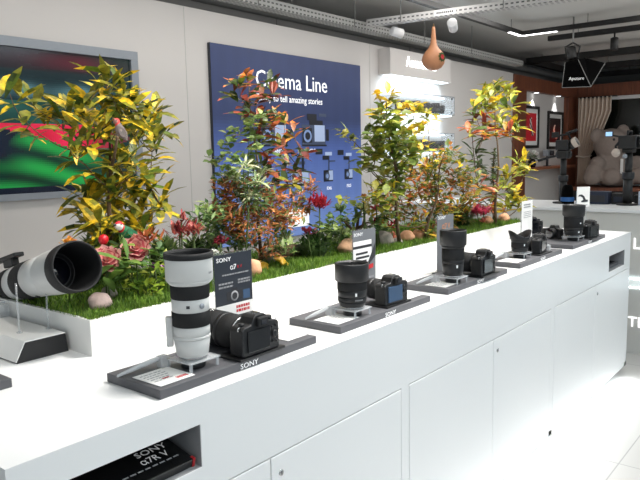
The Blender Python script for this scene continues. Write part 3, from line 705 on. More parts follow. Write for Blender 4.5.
# ---------------------------------------------------------------- product box in the niche
o = thing('product_box', 'flat black printed box lying in the open counter niche at left', 'box', (.77, 1.262, .812), 0); o.rotation_euler = (R(13), 0, 0)
MB().box(-.16, .158, -.13, .14, 0, .022).build('carton', M['blackgloss'], o, .002)
MB().box(.152, .1585, -.1315, -.12, .001, .023).build('red_corner', M['red'], o)
Tt = UP(.055, -.056, .0222); MB().text('SONY', .026, Tt, .0003, 'LEFT', sx=1.2).build('lettering', M['whiteink'], o)
MB().text('α7R V', .028, UP(.05, -.084, .0222), .0003, 'LEFT').build('lettering', M['whiteink'], o)
p = MB()
for k in range(9): p.box(-.03+.019*k, -.016+.019*k, -.100, -.096, .0222, .0226)
p.build('small_print', M['greyink'], o)
o = thing('product_tray', 'small dark tray in the open niche at far counter end', 'tray', (4.25, 1.28, .756), 0)
MB().box(-.155, .155, -.13, .16, 0, .02).build('tray', M['slate'], o, .003)
MB().box(-.14, .14, -.115, .145, .02, .022).build('lining', M['rubber'], o)
# ---------------------------------------------------------------- wedge block with the big white telephoto lens
o = thing('wedge_plinth', 'black and white wedge block under the huge white telephoto lens', 'plinth', (.81, 1.69, CT))
T = Matrix(((1, 0, 0, 0), (0, 0, 1, 0), (0, 1, 0, 0), (0, 0, 0, 1)))
MB().prism([(0, 0), (.148, 0), (.142, .052), (.026, .052)], 0, .42, T).build('block', M['dark'], o, .001)
MB().prism([(.0265, .0525), (.141, .0525), (.141, .055), (.0255, .055)], .001, .42, T).prism([(-.003, .004), (0, .004), (.0262, .0525), (.0252, .055)], .001, .42, T).build('white_panel', M['paper'], o)
P0 = V(.959, 1.616, 1.197); P1 = V(1.012, 2.10, 1.0845)
ax = (P0-P1).normalized(); Ltot = (P0-P1).length
q = V(0, 0, 1).rotation_difference(ax)
ln = thing('super_telephoto_lens', 'huge white telephoto lens with wide black hood pointing at the aisle', 'lens', P1); ln.rotation_mode = 'QUATERNION'; ln.rotation_quaternion = q
Z1 = Ltot
ring(ln, 'barrel', -.16, -.06, .046, .048, M['satin'])
ring(ln, 'white_band', -.06, -.01, .050, .0515, M['lenswhite'])
ring(ln, 'zoom_ring', -.01, .06, .053, .054, M['rubber'], ribs=70)
ring(ln, 'white_band', .06, .125, .0545, .056, M['lenswhite'])
ring(ln, 'focus_ring', .125, .215, .0585, .0595, M['rubber'], ribs=70)
ring(ln, 'barrel', .215, Z1-.17, .0590, .0625, M['lenswhite'])
ring(ln, 'hood_collar', Z1-.17, Z1-.16, .0635, .0640, M['lenswhite'])
MB().lathe([(.0640, Z1-.165), (.0655, Z1-.12), (.0665, Z1-.055)], 56, caps=False).build('hood_shell', M['lenswhite'], ln)
MB().lathe([(.067, Z1-.055), (.0695, Z1-.054), (.070, Z1-.002), (.0685, Z1), (.0655, Z1), (.064, Z1-.006), (.056, Z1-.15)], 56, caps=False).build('hood', M['rubber'], ln)
MB().lathe([(.0562, Z1-.15), (.050, Z1-.152), (.048, Z1-.148), (.042, Z1-.150)], 48, caps=False).build('retaining_ring', M['satin'], ln)
MB().lathe([(.046, Z1-.152), (.03, Z1-.142), (0, Z1-.138)], 40, caps=False).build('front_element', M['lensglass'], ln)
ul = q.inverted() @ V(0, 0, 1); ua = math.atan2(ul.y, ul.x)
TF = Matrix.Rotation(ua, 4, 'Z')
MB().box(.056, .088, -.012, .012, -.02, .06, TF).box(.080, .094, -.016, .016, -.16, .10, TF).build('tripod_foot', M['satin'], ln, .004)
sd = Matrix.Rotation(R(-118), 4, 'Z')
MB().box(-.006, .006, -.006, .006, 0, .002, sd @ Matrix.Translation((.0600, 0, .250)) @ Matrix.Rotation(PI/2, 4, 'Y')).build('function_button', M['ink'], ln)
o = make_camera('black camera body on the back of the huge white telephoto lens', 0, 0, 0, group=None, detail=False)
o.location = P1-ax*.23+V(0, 0, -.042)
o.rotation_euler = (R(13), 0, R(178))
# rods under the lens
for i, (x, y, w) in enumerate(((.872, 1.79, 'left'), (.944, 1.765, 'right'))):
    o = thing('support_rod', 'thin clear %s rod holding up the huge white telephoto lens' % w, 'rod', (x, y, CT+.055))
    d = (P0-P1); t = (y-P1.y)/d.y; zc = P1.z+d.z*t
    off = abs(x-(P1.x+d.x*t)); zz = zc-math.sqrt(max(.0001, .063**2-min(off, .062)**2))
    MB().tube([(0, 0, 0), (0, 0, zz-CT-.055)], .003, 8).build('rod', M['cleargrey'], o)
    MB().lathe([(.008, 0), (.008, .003), (0, .003)], 12).build('foot', M['cleargrey'], o)
o = thing('acrylic_block', 'clear acrylic block under the rear of huge white lens', 'stand', (.925, 2.04, CT+.055))
MB().box(-.03, .03, -.03, .03, 0, .04).build('block', M['cleargrey'], o, .002)
MB().box(-.022, .022, -.02, .02, .04, .05).build('cradle', M['cleargrey'], o, .002)
# ---------------------------------------------------------------- planter, turf and plants
PX0, PX1, PY0, PY1 = .965, 3.90, 1.585, 2.12
o = thing('planter_box', 'long low white planter box standing along the middle of the counter', 'planter', (PX0, PY0, CT))
m = MB(); t = .012; W_, D_ = PX1-PX0, PY1-PY0
m.box(0, W_, 0, t, 0, .1).box(0, W_, D_-t, D_, 0, .1).box(0, t, t, D_-t, 0, .1).box(W_-t, W_, t, D_-t, 0, .1).box(t, W_-t, t, D_-t, 0, .085)
m.build('trough', M['planter'], o)
GZ = 1.052
def ground(x, y): return GZ+.006*math.sin(x*7)*math.sin(y*9+x*3)+.004*math.sin(x*23+y*11)
tf = MB(); nx, ny = 150, 26
vs = [(PX0+t+.001+(W_-2*t-.002)*i/nx, PY0+t+.001+(D_-2*t-.002)*j/ny, 0) for j in range(ny+1) for i in range(nx+1)]
vs = [(x, y, ground(x, y)-.006) for x, y, _ in vs]
fs = [(j*(nx+1)+i, j*(nx+1)+i+1, (j+1)*(nx+1)+i+1, (j+1)*(nx+1)+i) for j in range(ny) for i in range(nx)]
rg = random.Random(5)
gc = [c(96, 130, 40), c(112, 148, 46), c(76, 110, 30), c(132, 160, 60), c(84, 118, 38)]
tf.add(vs, fs, True, c(76, 102, 34))
for k in range(30000):
    x = rg.uniform(PX0+.004, PX1-.004); y = rg.uniform(PY0+.002, PY1-.004)
    if rg.random() < .35: y = PY0+abs(rg.gauss(0, .07))+.002
    y = min(y, PY1-.004); z = ground(min(max(x, PX0), PX1), y)-.006
    a = rg.uniform(0, 6.28); h = rg.uniform(.012, .030); w = rg.uniform(.0014, .003); lx_, ly_ = rg.gauss(0, .009), rg.gauss(0, .009)
    if y < PY0+.02: ly_ = abs(ly_)*.3-.006
    cc = jit(rg.choice(gc), .2, rg)
    tf.add([(x-w*math.cos(a), y-w*math.sin(a), z), (x+w*math.cos(a), y+w*math.sin(a), z), (x+lx_, y+ly_, z+h)], [(0, 1, 2)], True, cc)
g = tf.build('turf', M['grass']); tag(g, 'bright green artificial grass filling the white planter', 'grass', kind='stuff')
TREES={
'croton':((1.287, 1.962, 1.06),[(1.255,1.878,1.729,0),(1.245,1.836,1.682,0),(1.251,1.929,1.67,0),(1.314,1.852,1.668,0),(1.322,1.824,1.628,0),(1.456,1.931,1.619,0),(1.624,2.096,1.579,0),(1.495,2.059,1.554,0),(1.545,2.047,1.503,0),(1.362,1.874,1.448,0),(1.474,1.974,1.381,0),(1.272,1.891,1.541,0),(1.193,1.858,1.546,0),(1.139,1.836,1.463,0),(1.11,1.871,1.51,0),(1.195,2.099,1.613,0),(1.241,2.068,1.606,0),(1.211,2.061,1.65,0),(1.082,2.059,1.676,0),(0.934,1.864,1.666,0),(1.0,1.902,1.586,0),(1.235,2.003,1.363,0),(1.348,2.037,1.338,0),(1.457,2.076,1.311,0),(1.531,2.084,1.279,0),(1.171,1.83,1.286,0),(1.219,1.996,1.301,0),(1.396,2.017,1.392,0),(1.506,1.964,1.315,0),(1.268,1.859,1.46,0),(1.275,1.954,1.411,0),(1.273,1.831,1.608,0),(1.338,2.102,1.617,0),(1.521,2.079,1.592,0),(1.4,1.978,1.248,0),(1.211,1.899,1.221,0),(1.45,2.093,1.662,0),(1.202,1.986,1.55,0),(1.307,2.085,1.322,0),(1.402,2.074,1.283,0),(1.406,1.965,1.35,0),(1.259,1.935,1.247,0),(1.359,1.994,1.205,0),(1.217,1.94,1.244,0),(1.358,1.854,1.234,0),(1.267,1.9,1.373,0)]),
'redtree':((1.891, 1.835, 1.06),[(1.927,1.91,1.78,0),(1.685,1.725,1.726,0),(1.694,1.726,1.689,1),(1.989,1.865,1.765,1),(1.91,1.782,1.708,1),(1.895,1.843,1.696,1),(1.823,1.828,1.654,1),(1.945,1.797,1.634,0),(2.178,1.954,1.624,0),(1.849,1.762,1.577,1),(2.069,1.814,1.567,0),(1.806,1.763,1.532,1),(2.064,1.867,1.519,1),(1.888,1.781,1.48,1),(2.1,1.8,1.493,1),(2.116,1.894,1.436,0),(1.874,1.792,1.419,1),(2.128,1.849,1.41,1),(2.092,1.932,1.369,1),(1.774,1.739,1.37,1),(1.953,1.73,1.369,1),(1.838,1.77,1.622,1)]),
'euca':((1.672, 1.756, 1.06),[(1.718,1.798,1.569,0),(1.673,1.775,1.522,0),(1.652,1.714,1.475,0),(1.635,1.729,1.433,0),(1.729,1.704,1.616,0),(1.757,1.749,1.575,0),(1.718,1.683,1.53,0),(1.786,1.788,1.485,0),(1.848,1.819,1.439,0),(1.688,1.829,1.402,0),(1.746,1.794,1.393,0),(1.663,1.83,1.469,0)]),
'silver':((1.696, 1.718, 1.06),[(1.618,1.641,1.447,0),(1.729,1.684,1.387,0),(1.742,1.793,1.341,0),(1.832,1.762,1.42,0),(1.715,1.704,1.337,0),(1.89,1.789,1.34,0),(1.93,1.738,1.151,0),(1.692,1.769,1.403,0)]),
'orangebush':((1.826, 1.848, 1.06),[(1.658,1.79,1.324,0),(1.735,1.761,1.298,0),(2.029,1.832,1.291,0),(1.663,1.746,1.267,0),(1.948,1.815,1.241,0),(2.011,1.977,1.229,0),(1.69,1.801,1.366,0),(1.939,1.711,1.246,0),(1.79,1.72,1.22,0),(1.7,1.755,1.22,0),(1.77,1.927,1.227,1),(1.63,1.809,1.194,1),(1.762,1.789,1.166,1),(1.906,1.735,1.201,1),(1.873,1.983,1.149,1),(2.122,1.827,1.251,0),(1.864,1.766,1.296,0),(1.539,1.724,1.286,1),(1.755,1.723,1.32,1)]),
'tree3':((2.652, 1.666, 1.06),[(2.4,1.573,1.712,0),(2.542,1.715,1.667,0),(2.3,1.568,1.585,1),(2.374,1.537,1.626,1),(2.688,1.663,1.669,0),(2.665,1.596,1.692,0),(3.137,1.805,1.688,0),(2.488,1.56,1.588,1),(2.759,1.674,1.551,1),(2.656,1.743,1.524,1),(2.421,1.641,1.47,1),(2.561,1.803,1.508,2),(2.272,1.66,1.539,2),(2.116,1.594,1.571,2),(2.582,1.641,1.45,1),(2.531,1.536,1.467,1),(2.8,1.644,1.512,0),(2.543,1.596,1.379,1),(2.685,1.775,1.373,1),(3.098,1.759,1.416,0),(2.425,1.666,1.41,2),(2.385,1.535,1.561,1),(2.72,1.597,1.594,0),(2.46,1.594,1.486,1),(2.354,1.584,1.545,1),(2.57,1.591,1.512,1),(2.528,1.769,1.434,1),(2.462,1.566,1.322,1),(2.299,1.54,1.306,1)]),
'nandina':((2.871, 1.663, 1.06),[(2.879,1.783,1.396,1),(2.816,1.681,1.34,0),(3.118,1.8,1.357,0),(2.982,1.636,1.403,1),(3.35,1.775,1.338,0),(3.336,1.706,1.295,0),(3.247,1.745,1.244,0),(3.051,1.732,1.287,0),(2.773,1.662,1.255,0),(2.984,1.549,1.442,1),(3.159,1.582,1.357,1),(2.817,1.768,1.269,0),(2.923,1.775,1.171,0),(3.139,1.782,1.175,1),(3.054,1.617,1.208,1),(3.111,1.707,1.462,1),(2.975,1.747,1.424,1),(3.062,1.703,1.329,1),(3.499,1.751,1.217,1),(2.627,1.671,1.227,1),(2.906,1.706,1.135,1),(3.15,1.715,1.144,1),(2.433,1.598,1.323,1),(3.436,1.782,1.14,1)]),
'tree4':((3.639, 1.629, 1.06),[(3.857,1.739,1.859,0),(3.256,1.527,1.759,0),(4.013,1.742,1.832,0),(3.645,1.74,1.743,0),(3.693,1.67,1.741,0),(3.556,1.52,1.72,0),(3.563,1.725,1.677,1),(3.299,1.54,1.623,1),(3.928,1.742,1.658,0),(3.986,1.669,1.626,0),(3.104,1.524,1.583,1),(3.631,1.55,1.575,1),(3.535,1.662,1.578,1),(3.404,1.646,1.468,2),(3.545,1.689,1.399,2),(3.746,1.732,1.334,2),(3.257,1.562,1.3,1),(3.685,1.51,1.417,0),(4.31,1.731,1.34,0),(3.554,1.513,1.342,0),(3.982,1.72,1.251,0),(3.428,1.537,1.26,1),(4.071,1.704,1.195,0),(3.703,1.697,1.158,1),(3.987,1.72,1.137,0),(4.018,1.642,1.137,0),(3.642,1.72,1.209,2)]),
'midgreen':((2.268, 1.74, 1.06),[(2.155,1.693,1.203,0),(2.194,1.768,1.162,0),(2.251,1.713,1.228,0),(2.443,1.803,1.154,0),(2.538,1.784,1.267,1),(2.414,1.736,1.223,0),(2.537,1.745,1.204,1),(2.524,1.665,1.199,0),(2.469,1.666,1.158,0),(2.503,1.756,1.132,0),(2.318,1.739,1.125,0),(2.302,1.799,1.114,0),(2.71,1.758,1.228,1),(2.226,1.683,1.29,1),(2.36,1.718,1.263,1),(2.312,1.783,1.158,0)]),
'lowgreen':((1.248, 1.751, 1.06),[(1.164,1.755,1.143,0),(1.129,1.673,1.191,0),(1.244,1.805,1.11,1),(1.291,1.804,1.136,0),(1.24,1.685,1.122,1),(1.327,1.758,1.125,1),(1.259,1.732,1.092,1),(1.388,1.797,1.099,1),(1.205,1.721,1.084,1),(1.114,1.708,1.112,0),(1.19,1.749,1.214,0),(1.439,1.826,1.13,1),(1.283,1.686,1.176,0),(1.241,1.689,1.075,1)]),
}

rnd = random.Random(21)
def skeleton(B, pts, r0, taper=1.0, wob=.012):
    """join every leaf cluster to the nearest lower point of the growing plant"""
    B = Vector(B); B.z = ground(B.x, B.y)-.008
    top = max(pts, key=lambda p: p[2]); nodes = []; mb = MB()
    H = max(.05, top[2]-B.z)
    def rad(z): return max(.0016, r0*(1-.8*min(1, (z-B.z)/H))*taper)
    n = 7; tr = []
    for i in range(n+1):
        t = i/n; p = B.lerp(Vector(top[:3]), t)
        k = math.sin(t*PI); p += V(wob*math.sin(t*9+B.x)*k, wob*math.cos(t*7)*k, 0); tr.append(p)
    mb.tube(tr, [rad(p.z) for p in tr], 8); nodes += tr
    for i in range(n*3):
        t = i/(n*3-1)*n; a = int(min(t, n-1)); nodes.append(tr[a].lerp(tr[a+1], t-a))
    for q in sorted(pts, key=lambda p: p[2]):
        p = Vector(q[:3])
        if q is top: continue
        best = min(nodes, key=lambda u: (u-p).length+(10 if u.z > p.z-.02 else 0)+1.2*max(0, .06-(p.z-u.z)))
        if best.z > p.z-.02: best = min(nodes, key=lambda u: (u-p).length)
        mid = best.lerp(p, .5)+V(0, 0, -.12*(p-best).xy.length)+V(rnd.uniform(-.008, .008), rnd.uniform(-.008, .008), 0)
        r = rad(best.z)*.5
        mb.tube([best, best.lerp(mid, .6), mid.lerp(p, .4), p], [r, r*.8, r*.65, max(.0012, r*.5)], 6)
        nodes += [mid, p]
    return mb
def whorl(mb, p, n, L, W, cols, curl=.3, up=.5, spread=1.0, tip=None, fold=.25, mid=None, jitter=.02, seg=4, rng=rnd):
    for k in range(n):
        a = 2*PI*k/n+rng.uniform(-.5, .5); e = rng.uniform(-.25, 1.0)*up*spread
        if k < n*.2: e = rng.uniform(.7, 1.3)
        d = V(math.cos(a)*math.cos(e), math.sin(a)*math.cos(e), math.sin(e))
        b_ = Vector(p[:3])+V(rng.uniform(-1, 1), rng.uniform(-1, 1), rng.uniform(-1.3, .7))*jitter
        l = L*rng.uniform(.7, 1.15); cc = jit(rng.choice(cols), .22, rng)
        mb.leaf(b_, d, V(0, 0, 1)+V(rng.uniform(-.5, .5), rng.uniform(-.5, .5), 0), l, W*rng.uniform(.8, 1.15), cc, curl*rng.uniform(.3, 1.3), tip and jit(rng.choice(tip), .15, rng), fold, seg, mid and jit(rng.choice(mid), .2, rng))
def plant(key, name, label, cat, styles, r0, m='leaf', trunk='bark', tname='trunk', sat=0):
    B, pts = TREES[key]
    pts = list(pts)+[(p[0]+rnd.gauss(0, .045), p[1]+rnd.gauss(0, .04), max(GZ+.03, p[2]+rnd.gauss(-.01, .035)), p[3]) for p in pts for _ in range(sat)]
    o = thing(name, label, cat, (B[0], B[1], GZ))
    off = V(B[0], B[1], GZ)
    sk = skeleton(B, pts, r0)
    for v in sk.v: v -= off
    sk.build(tname, M[trunk], o)
    lf = MB()
    for p in pts: styles[p[3]](lf, p)
    for v in lf.v: v -= off
    lf.build('foliage', M[m], o)
    return o
GR, DG, YE, OL, AM, LIME = c(84, 104, 34), c(52, 70, 30), c(222, 186, 42), c(136, 132, 40), c(204, 146, 44), c(168, 176, 60)
OR, RD, DR = c(216, 118, 44), c(186, 62, 40), c(112, 44, 32)
plant('croton', 'croton_tree', 'tall croton tree with yellow and green leaves in front of the monitor', 'plant',
      {0: lambda b_, p: whorl(b_, p, (8 if p[0] < 1.16 else 12)+rnd.choice((0, 1)), .098, .032, [GR, DG, OL, OL, YE, GR, c(104, 112, 36), OL], .4, 1.15, 1, [OL, YE], mid=[YE, OL, OL, GR], jitter=.028)}, .010)
plant('redtree', 'red_leaf_tree', 'slim tree with red and orange leaves in front of blue wall panel', 'plant',
      {0: lambda b_, p: whorl(b_, p, 9, .078, .025, [c(176, 100, 46), OL, c(160, 120, 44), DG, c(150, 84, 42), GR], .25, .7, 1, [OR], jitter=.015),
       1: lambda b_, p: whorl(b_, p, 12, .080, .026, [DR, DR, c(140, 62, 40), DG, DG, GR, OL, c(150, 84, 44)], .3, .5, 1, [DR, c(150, 66, 40), DG], jitter=.02)}, .008)
EU = [c(128, 150, 84), c(104, 128, 64), c(160, 176, 104)]
plant('euca', 'eucalyptus_sprig', 'upright grey green sprigs with small round leaves by blue panel', 'plant',
      {0: lambda b_, p: whorl(b_, p, 18, .034, .028, EU, .15, .4, 1, jitter=.024, seg=3)}, .004, 'leafsmall', 'stemgreen', 'stem')
SI = [c(196, 200, 150), c(150, 170, 116), c(214, 214, 176), c(116, 142, 90)]
plant('silver', 'variegated_grass_plant', 'pale variegated plant with spiky narrow white-green leaves', 'plant',
      {0: lambda b_, p: whorl(b_, p, 34, .050, .0095, SI, .35, .9, 1, jitter=.01, seg=3)}, .004, 'leafsmall', 'stemgreen', 'stem')
BO = [c(190, 118, 66), c(168, 106, 60), c(204, 138, 84), c(126, 122, 66), c(150, 88, 56), c(106, 124, 66)]
GB = [c(92, 124, 62), c(118, 146, 80), c(70, 100, 52), c(146, 164, 98)]
plant('orangebush', 'orange_fern_bush', 'feathery orange and green bush around foot of the red-leaf tree', 'plant',
      {0: lambda b_, p: whorl(b_, p, 44, .042, .013, BO, .3, .8, 1, jitter=.032, seg=2),
       1: lambda b_, p: whorl(b_, p, 44, .042, .014, GB, .3, .8, 1, jitter=.032, seg=2)}, .005, 'leafsmall', 'bark', 'stem', 2)
plant('tree3', 'yellow_leaf_tree', 'bushy tree with yellow top leaves in front of the lit wall shelf', 'plant',
      {0: lambda b_, p: whorl(b_, p, 15, .068, .034, [YE, YE, LIME, c(236, 206, 84), OL], .3, .7, 1, jitter=.03),
       1: lambda b_, p: whorl(b_, p, 20, .060, .036, [c(112, 128, 52), OL, GR, c(92, 110, 44), LIME, c(130, 140, 56)], .3, .9, 1, jitter=.04),
       2: lambda b_, p: whorl(b_, p, 9, .044, .027, [c(112, 124, 72), c(92, 104, 58), OL], .2, .4, 1, jitter=.025, seg=3)}, .010)
plant('nandina', 'orange_leaf_shrub', 'fine leaved orange and green shrub right of the yellow-topped tree', 'plant',
      {0: lambda b_, p: whorl(b_, p, 32, .044, .018, [OR, c(186, 122, 60), c(160, 100, 50), OL, GR, c(130, 130, 60)], .3, .8, 1, jitter=.04, seg=3),
       1: lambda b_, p: whorl(b_, p, 34, .044, .019, [GR, c(120, 130, 62), OL, c(92, 112, 58), YE, c(176, 120, 60)], .3, .8, 1, jitter=.045, seg=3)}, .008, 'leafsmall', sat=1)
plant('tree4', 'slender_croton', 'slender tall tree with yellow-green leaves near the far planter end', 'plant',
      {0: lambda b_, p: whorl(b_, p, 14, .105, .034, [LIME, OL, YE, GR, LIME, OL], .35, 1.0, 1, [OL, YE], jitter=.025),
       1: lambda b_, p: whorl(b_, p, 13, .095, .031, [c(196, 104, 48), c(160, 70, 44), AM, OL, DR, GR, OL], .3, .5, 1, [c(190, 96, 48), OL], jitter=.025),
       2: lambda b_, p: whorl(b_, p, 12, .08, .030, [DG, GR, DG, c(70, 84, 40)], .3, .6, 1, jitter=.025)}, .009)
plant('midgreen', 'round_leaf_plant', 'loose green plant with small round leaves left of the driftwood', 'plant',
      {0: lambda b_, p: whorl(b_, p, 26, .038, .026, GB+[c(130, 150, 82)], .2, .7, 1, jitter=.03, seg=3),
       1: lambda b_, p: whorl(b_, p, 7, .034, .026, [LIME, c(150, 160, 80), c(180, 170, 80)], .2, .6, 1, jitter=.02, seg=3)}, .004, 'leafsmall', 'stemgreen', 'stem')
plant('lowgreen', 'low_leafy_plant', 'low lime and green leafy plant under the pink rosettes at left', 'plant',
      {0: lambda b_, p: whorl(b_, p, 9, .085, .028, [c(96, 130, 56), c(74, 108, 44), c(120, 150, 66)], .3, .9, 1, jitter=.02),
       1: lambda b_, p: whorl(b_, p, 22, .028, .018, [c(176, 198, 66), c(150, 180, 56), c(200, 206, 90), c(104, 140, 52)], .2, .8, 1, jitter=.03, seg=2)}, .004, 'leafsmall', 'stemgreen', 'stem')
# creeping vine stem beside the slender tree
o = thing('vine_pole', 'thin upright stem wrapped in tiny dark leaves beside slender tree', 'plant', (3.80, 1.72, GZ))
MB().tube([(0, 0, -.01), (.005, 0, .15), (0, .005, .3), (.004, 0, .45)], [.005, .004, .004, .003], 8).build('stem', M['bark'], o)
lf = MB()
for k in range(44): whorl(lf, (.003, 0, .10+.0078*k), 4, .024, .018, [DG, c(62, 84, 40), c(86, 100, 50)], .2, .6, 1, jitter=.008, seg=2)
lf.build('foliage', M['leafsmall'], o)
# ---- dense little moss bushes
def bush(x, y, r, h, cols, label, n=260, L=.022, W=.012):
    o = thing('round_bush', label, 'plant', (x, y, GZ))
    MB().ball((0, 0, h*.35), (r*.75, r*.75, h*.5), 14, 8, noise=.1, seed=int(x*100)).build('core', M['soil'], o)
    lf = MB()
    for k in range(n):
        a = rnd.uniform(0, 6.28); e = math.asin(rnd.uniform(-.2, 1)); d = V(math.cos(a)*math.cos(e), math.sin(a)*math.cos(e), math.sin(e))
        p = V(d.x*r*.8, d.y*r*.8, h*.35+d.z*h*.52)
        lf.leaf(p, (d+V(rnd.uniform(-.6, .6), rnd.uniform(-.6, .6), rnd.uniform(-.2, .6))).normalized(), V(0, 0, 1), L*rnd.uniform(.7, 1.3), W, jit(rnd.choice(cols), .2, rnd), .2, seg=2)
    lf.build('foliage', M['leafsmall'], o); return o
bush(2.13, 1.765, .080, .10, [c(50, 80, 34), c(66, 98, 44), c(40, 64, 30)], 'dark green rounded bush under the red spider flower')
bush(2.76, 1.85, .06, .08, [c(120, 140, 92), c(86, 112, 62), c(150, 160, 110)], 'pale green bush behind the grey stone', 200)
bush(1.60, 1.88, .07, .12, [c(84, 110, 56), c(110, 130, 72), c(60, 86, 40)], 'green leafy clump left of red-leaf tree foot', 260, .04, .014)
bush(3.50, 1.80, .09, .11, [c(96, 120, 60), c(120, 126, 62), c(150, 110, 60)], 'mixed green clump under the pink flowers near far trees', 300, .04, .014)
bush(1.32, 2.03, .09, .16, [c(96, 118, 50), c(80, 104, 46), c(124, 130, 56)], 'green clump at the foot of tall croton tree', 300, .055, .02)
bush(1.50, 1.95, .07, .13, [c(90, 112, 60), c(120, 138, 84), c(70, 94, 46)], 'grey green clump below the dark red flower heads', 240, .04, .014)
# ---- flowers
def stalk(o, h, r=.0025, lean=(0, 0)):
    MB().tube([(-lean[0], -lean[1], -h-.006), (-lean[0]*.3, -lean[1]*.3, -h*.5), (0, 0, 0)], r, 6).build('stem', M['stemgreen'], o)
def rosette(x, y, z, R_, cols, label, rows=4, tilt=None, W=.75, name='pink_rosette'):
    o = thing(name, label, 'flower', (x, y, z))
    stalk(o, z-ground(x, y))
    f_ = MB(); fc = tilt or V(-.45, -.75, .5)
    qn = V(0, 0, 1).rotation_difference(fc)
    for r_ in range(rows):
        e = .05+1.25*r_/rows; n = max(4, 10-2*r_)
        for k in range(n):
            a = 2*PI*(k+.5*(r_ % 2))/n; d = qn @ V(math.cos(a)*math.cos(e), math.sin(a)*math.cos(e), math.sin(e))
            L = R_*(1-.13*r_)*rnd.uniform(.9, 1.1)
            f_.leaf(V(0, 0, 0), d, qn @ V(0, 0, 1), L, L*W, jit(cols[min(r_, len(cols)-1)], .14, rnd), -.25, jit(cols[-1], .1, rnd), .35, 4)
    f_.build('petals', M['petal'], o)
    lf = MB(); whorl(lf, (0, 0, -.02), 7, .07, .022, [c(84, 120, 50), c(104, 140, 62)], .4, .4, 1, jitter=.012); lf.build('leaves', M['leafsmall'], o)
    return o
PK = [c(186, 70, 84), c(206, 96, 106), c(226, 140, 140), c(236, 170, 160)]
rosette(1.215, 1.715, 1.207, .048, PK, 'upper pink succulent rosette beside the parrot')
rosette(1.113, 1.715, 1.184, .045, PK, 'lower pink succulent rosette just right of the huge lens hood')
def spray(x, y, z, R_, cols, label, n=60, name='flowering_plant', W=.2, up=.5, st=True):
    if y > 1.74 and x > 1.2:
        k = (1.69+.03*rnd.random())/y; x, y, z = x*k, y*k, 1.48+(z-1.48)*k
    o = thing(name, label, 'flower', (x, y, z))
    if st: stalk(o, z-ground(x, y), .003, (rnd.uniform(-.02, .02), .01))
    f_ = MB()
    for k in range(n):
        a = rnd.uniform(0, 6.28); e = rnd.uniform(-.1, 1.4)*up+.15
        d = V(math.cos(a)*math.cos(e), math.sin(a)*math.cos(e), math.sin(e))
        f_.leaf(V(rnd.gauss(0, .28), rnd.gauss(0, .28), rnd.gauss(0, .18))*R_, d, V(0, 0, 1), R_*rnd.uniform(.5, .95), R_*W, jit(rnd.choice(cols), .2, rnd), -.15, seg=3)
    f_.build('petals', M['petal'], o); return o
RW = [c(150, 54, 56), c(176, 80, 74), c(124, 42, 48), c(196, 112, 98)]
spray(1.455, 1.80, 1.225, .052, RW, 'dark red feathery flower head, left of a touching pair')
spray(1.545, 1.83, 1.222, .046, RW, 'dark red feathery flower head, right of a touching pair')
spray(1.515, 1.86, 1.262, .034, RW, 'small topmost dark red flower tip above the feathery pair', 26)
spray(1.385, 1.88, 1.20, .055, [c(176, 84, 48), c(150, 66, 44), c(196, 110, 64)], 'rust orange flower clump left of dark red feathery heads', 40)
spray(1.640, 1.80, 1.172, .030, [c(112, 22, 40), c(140, 30, 48), c(84, 16, 32)], 'small deep crimson flower above the dark sign', 34, W=.4)
spray(2.245, 1.82, 1.262, .050, [c(168, 28, 44), c(196, 44, 58), c(140, 20, 40)], 'crimson spider flower on tall stem before the blue panel', 80, W=.24, up=.8)
spray(2.150, 1.81, 1.155, .040, [c(140, 50, 66), c(176, 92, 104), c(110, 36, 52)], 'dusky pink leafy flower left of the dark round bush', 30, W=.35)
spray(2.610, 1.77, 1.15, .040, [c(164, 40, 52), c(190, 70, 76), c(140, 30, 44)], 'lower red leaf spray right of the driftwood', 20, W=.55, up=.9)
spray(2.640, 1.79, 1.215, .036, [c(164, 40, 52), c(190, 70, 76)], 'upper red leaf spray right of the driftwood', 16, W=.55, up=.9)
spray(2.835, 1.83, 1.115, .032, [c(150, 24, 40), c(176, 36, 50)], 'small deep red flower behind the grey stones', 34, W=.35)
spray(2.68, 1.72, 1.075, .034, [c(206, 120, 96), c(222, 146, 118)], 'salmon pink tuft between the grey stones', 18, W=.3, up=1., st=False)
spray(3.10, 1.72, 1.085, .042, [c(190, 96, 80), c(206, 120, 96), c(164, 80, 64)], 'salmon pink tuft behind the grey sign', 22, W=.3, up=1., st=False)
spray(3.54, 1.70, 1.135, .055, [c(222, 76, 110), c(236, 120, 144), c(200, 54, 88)], 'hot pink flower, left one of the pair below slender tree', 60, W=.4, name='flowering_plant')
spray(3.64, 1.71, 1.125, .052, [c(222, 76, 110), c(236, 120, 144), c(206, 76, 90)], 'hot pink flower, right one of the pair below slender tree', 60, W=.4, name='flowering_plant')
spray(3.62, 1.70, 1.075, .034, [c(224, 122, 104), c(206, 96, 84)], 'coral tuft low in front of hot pink pair', 22, W=.3, st=False)
spray(1.40, 1.80, 1.115, .022, [c(150, 84, 150), c(176, 110, 170)], 'small purple flower left of white zoom lens', 26, W=.5, name='purple_flower')
spray(1.335, 1.79, 1.125, .018, [c(140, 80, 140), c(166, 100, 160)], 'tiny purple flower under the upper pink rosette', 22, W=.5, name='purple_flower')
spray(1.065, 1.84, 1.235, .020, [c(226, 140, 50), c(236, 172, 70), c(206, 190, 80)], 'orange and yellow flower above the huge lens hood', 40, W=.6, name='orange_flower')
spray(2.545, 1.80, 1.285, .018, [c(214, 140, 50), c(196, 130, 60)], 'small orange flower bud above the driftwood', 26, W=.6, name='orange_flower')
spray(2.655, 1.80, 1.30, .035, [c(230, 214, 196), c(226, 196, 170)], 'pale cream petals beside the blue panel edge', 8, W=.5, name='cream_flower', up=.8)
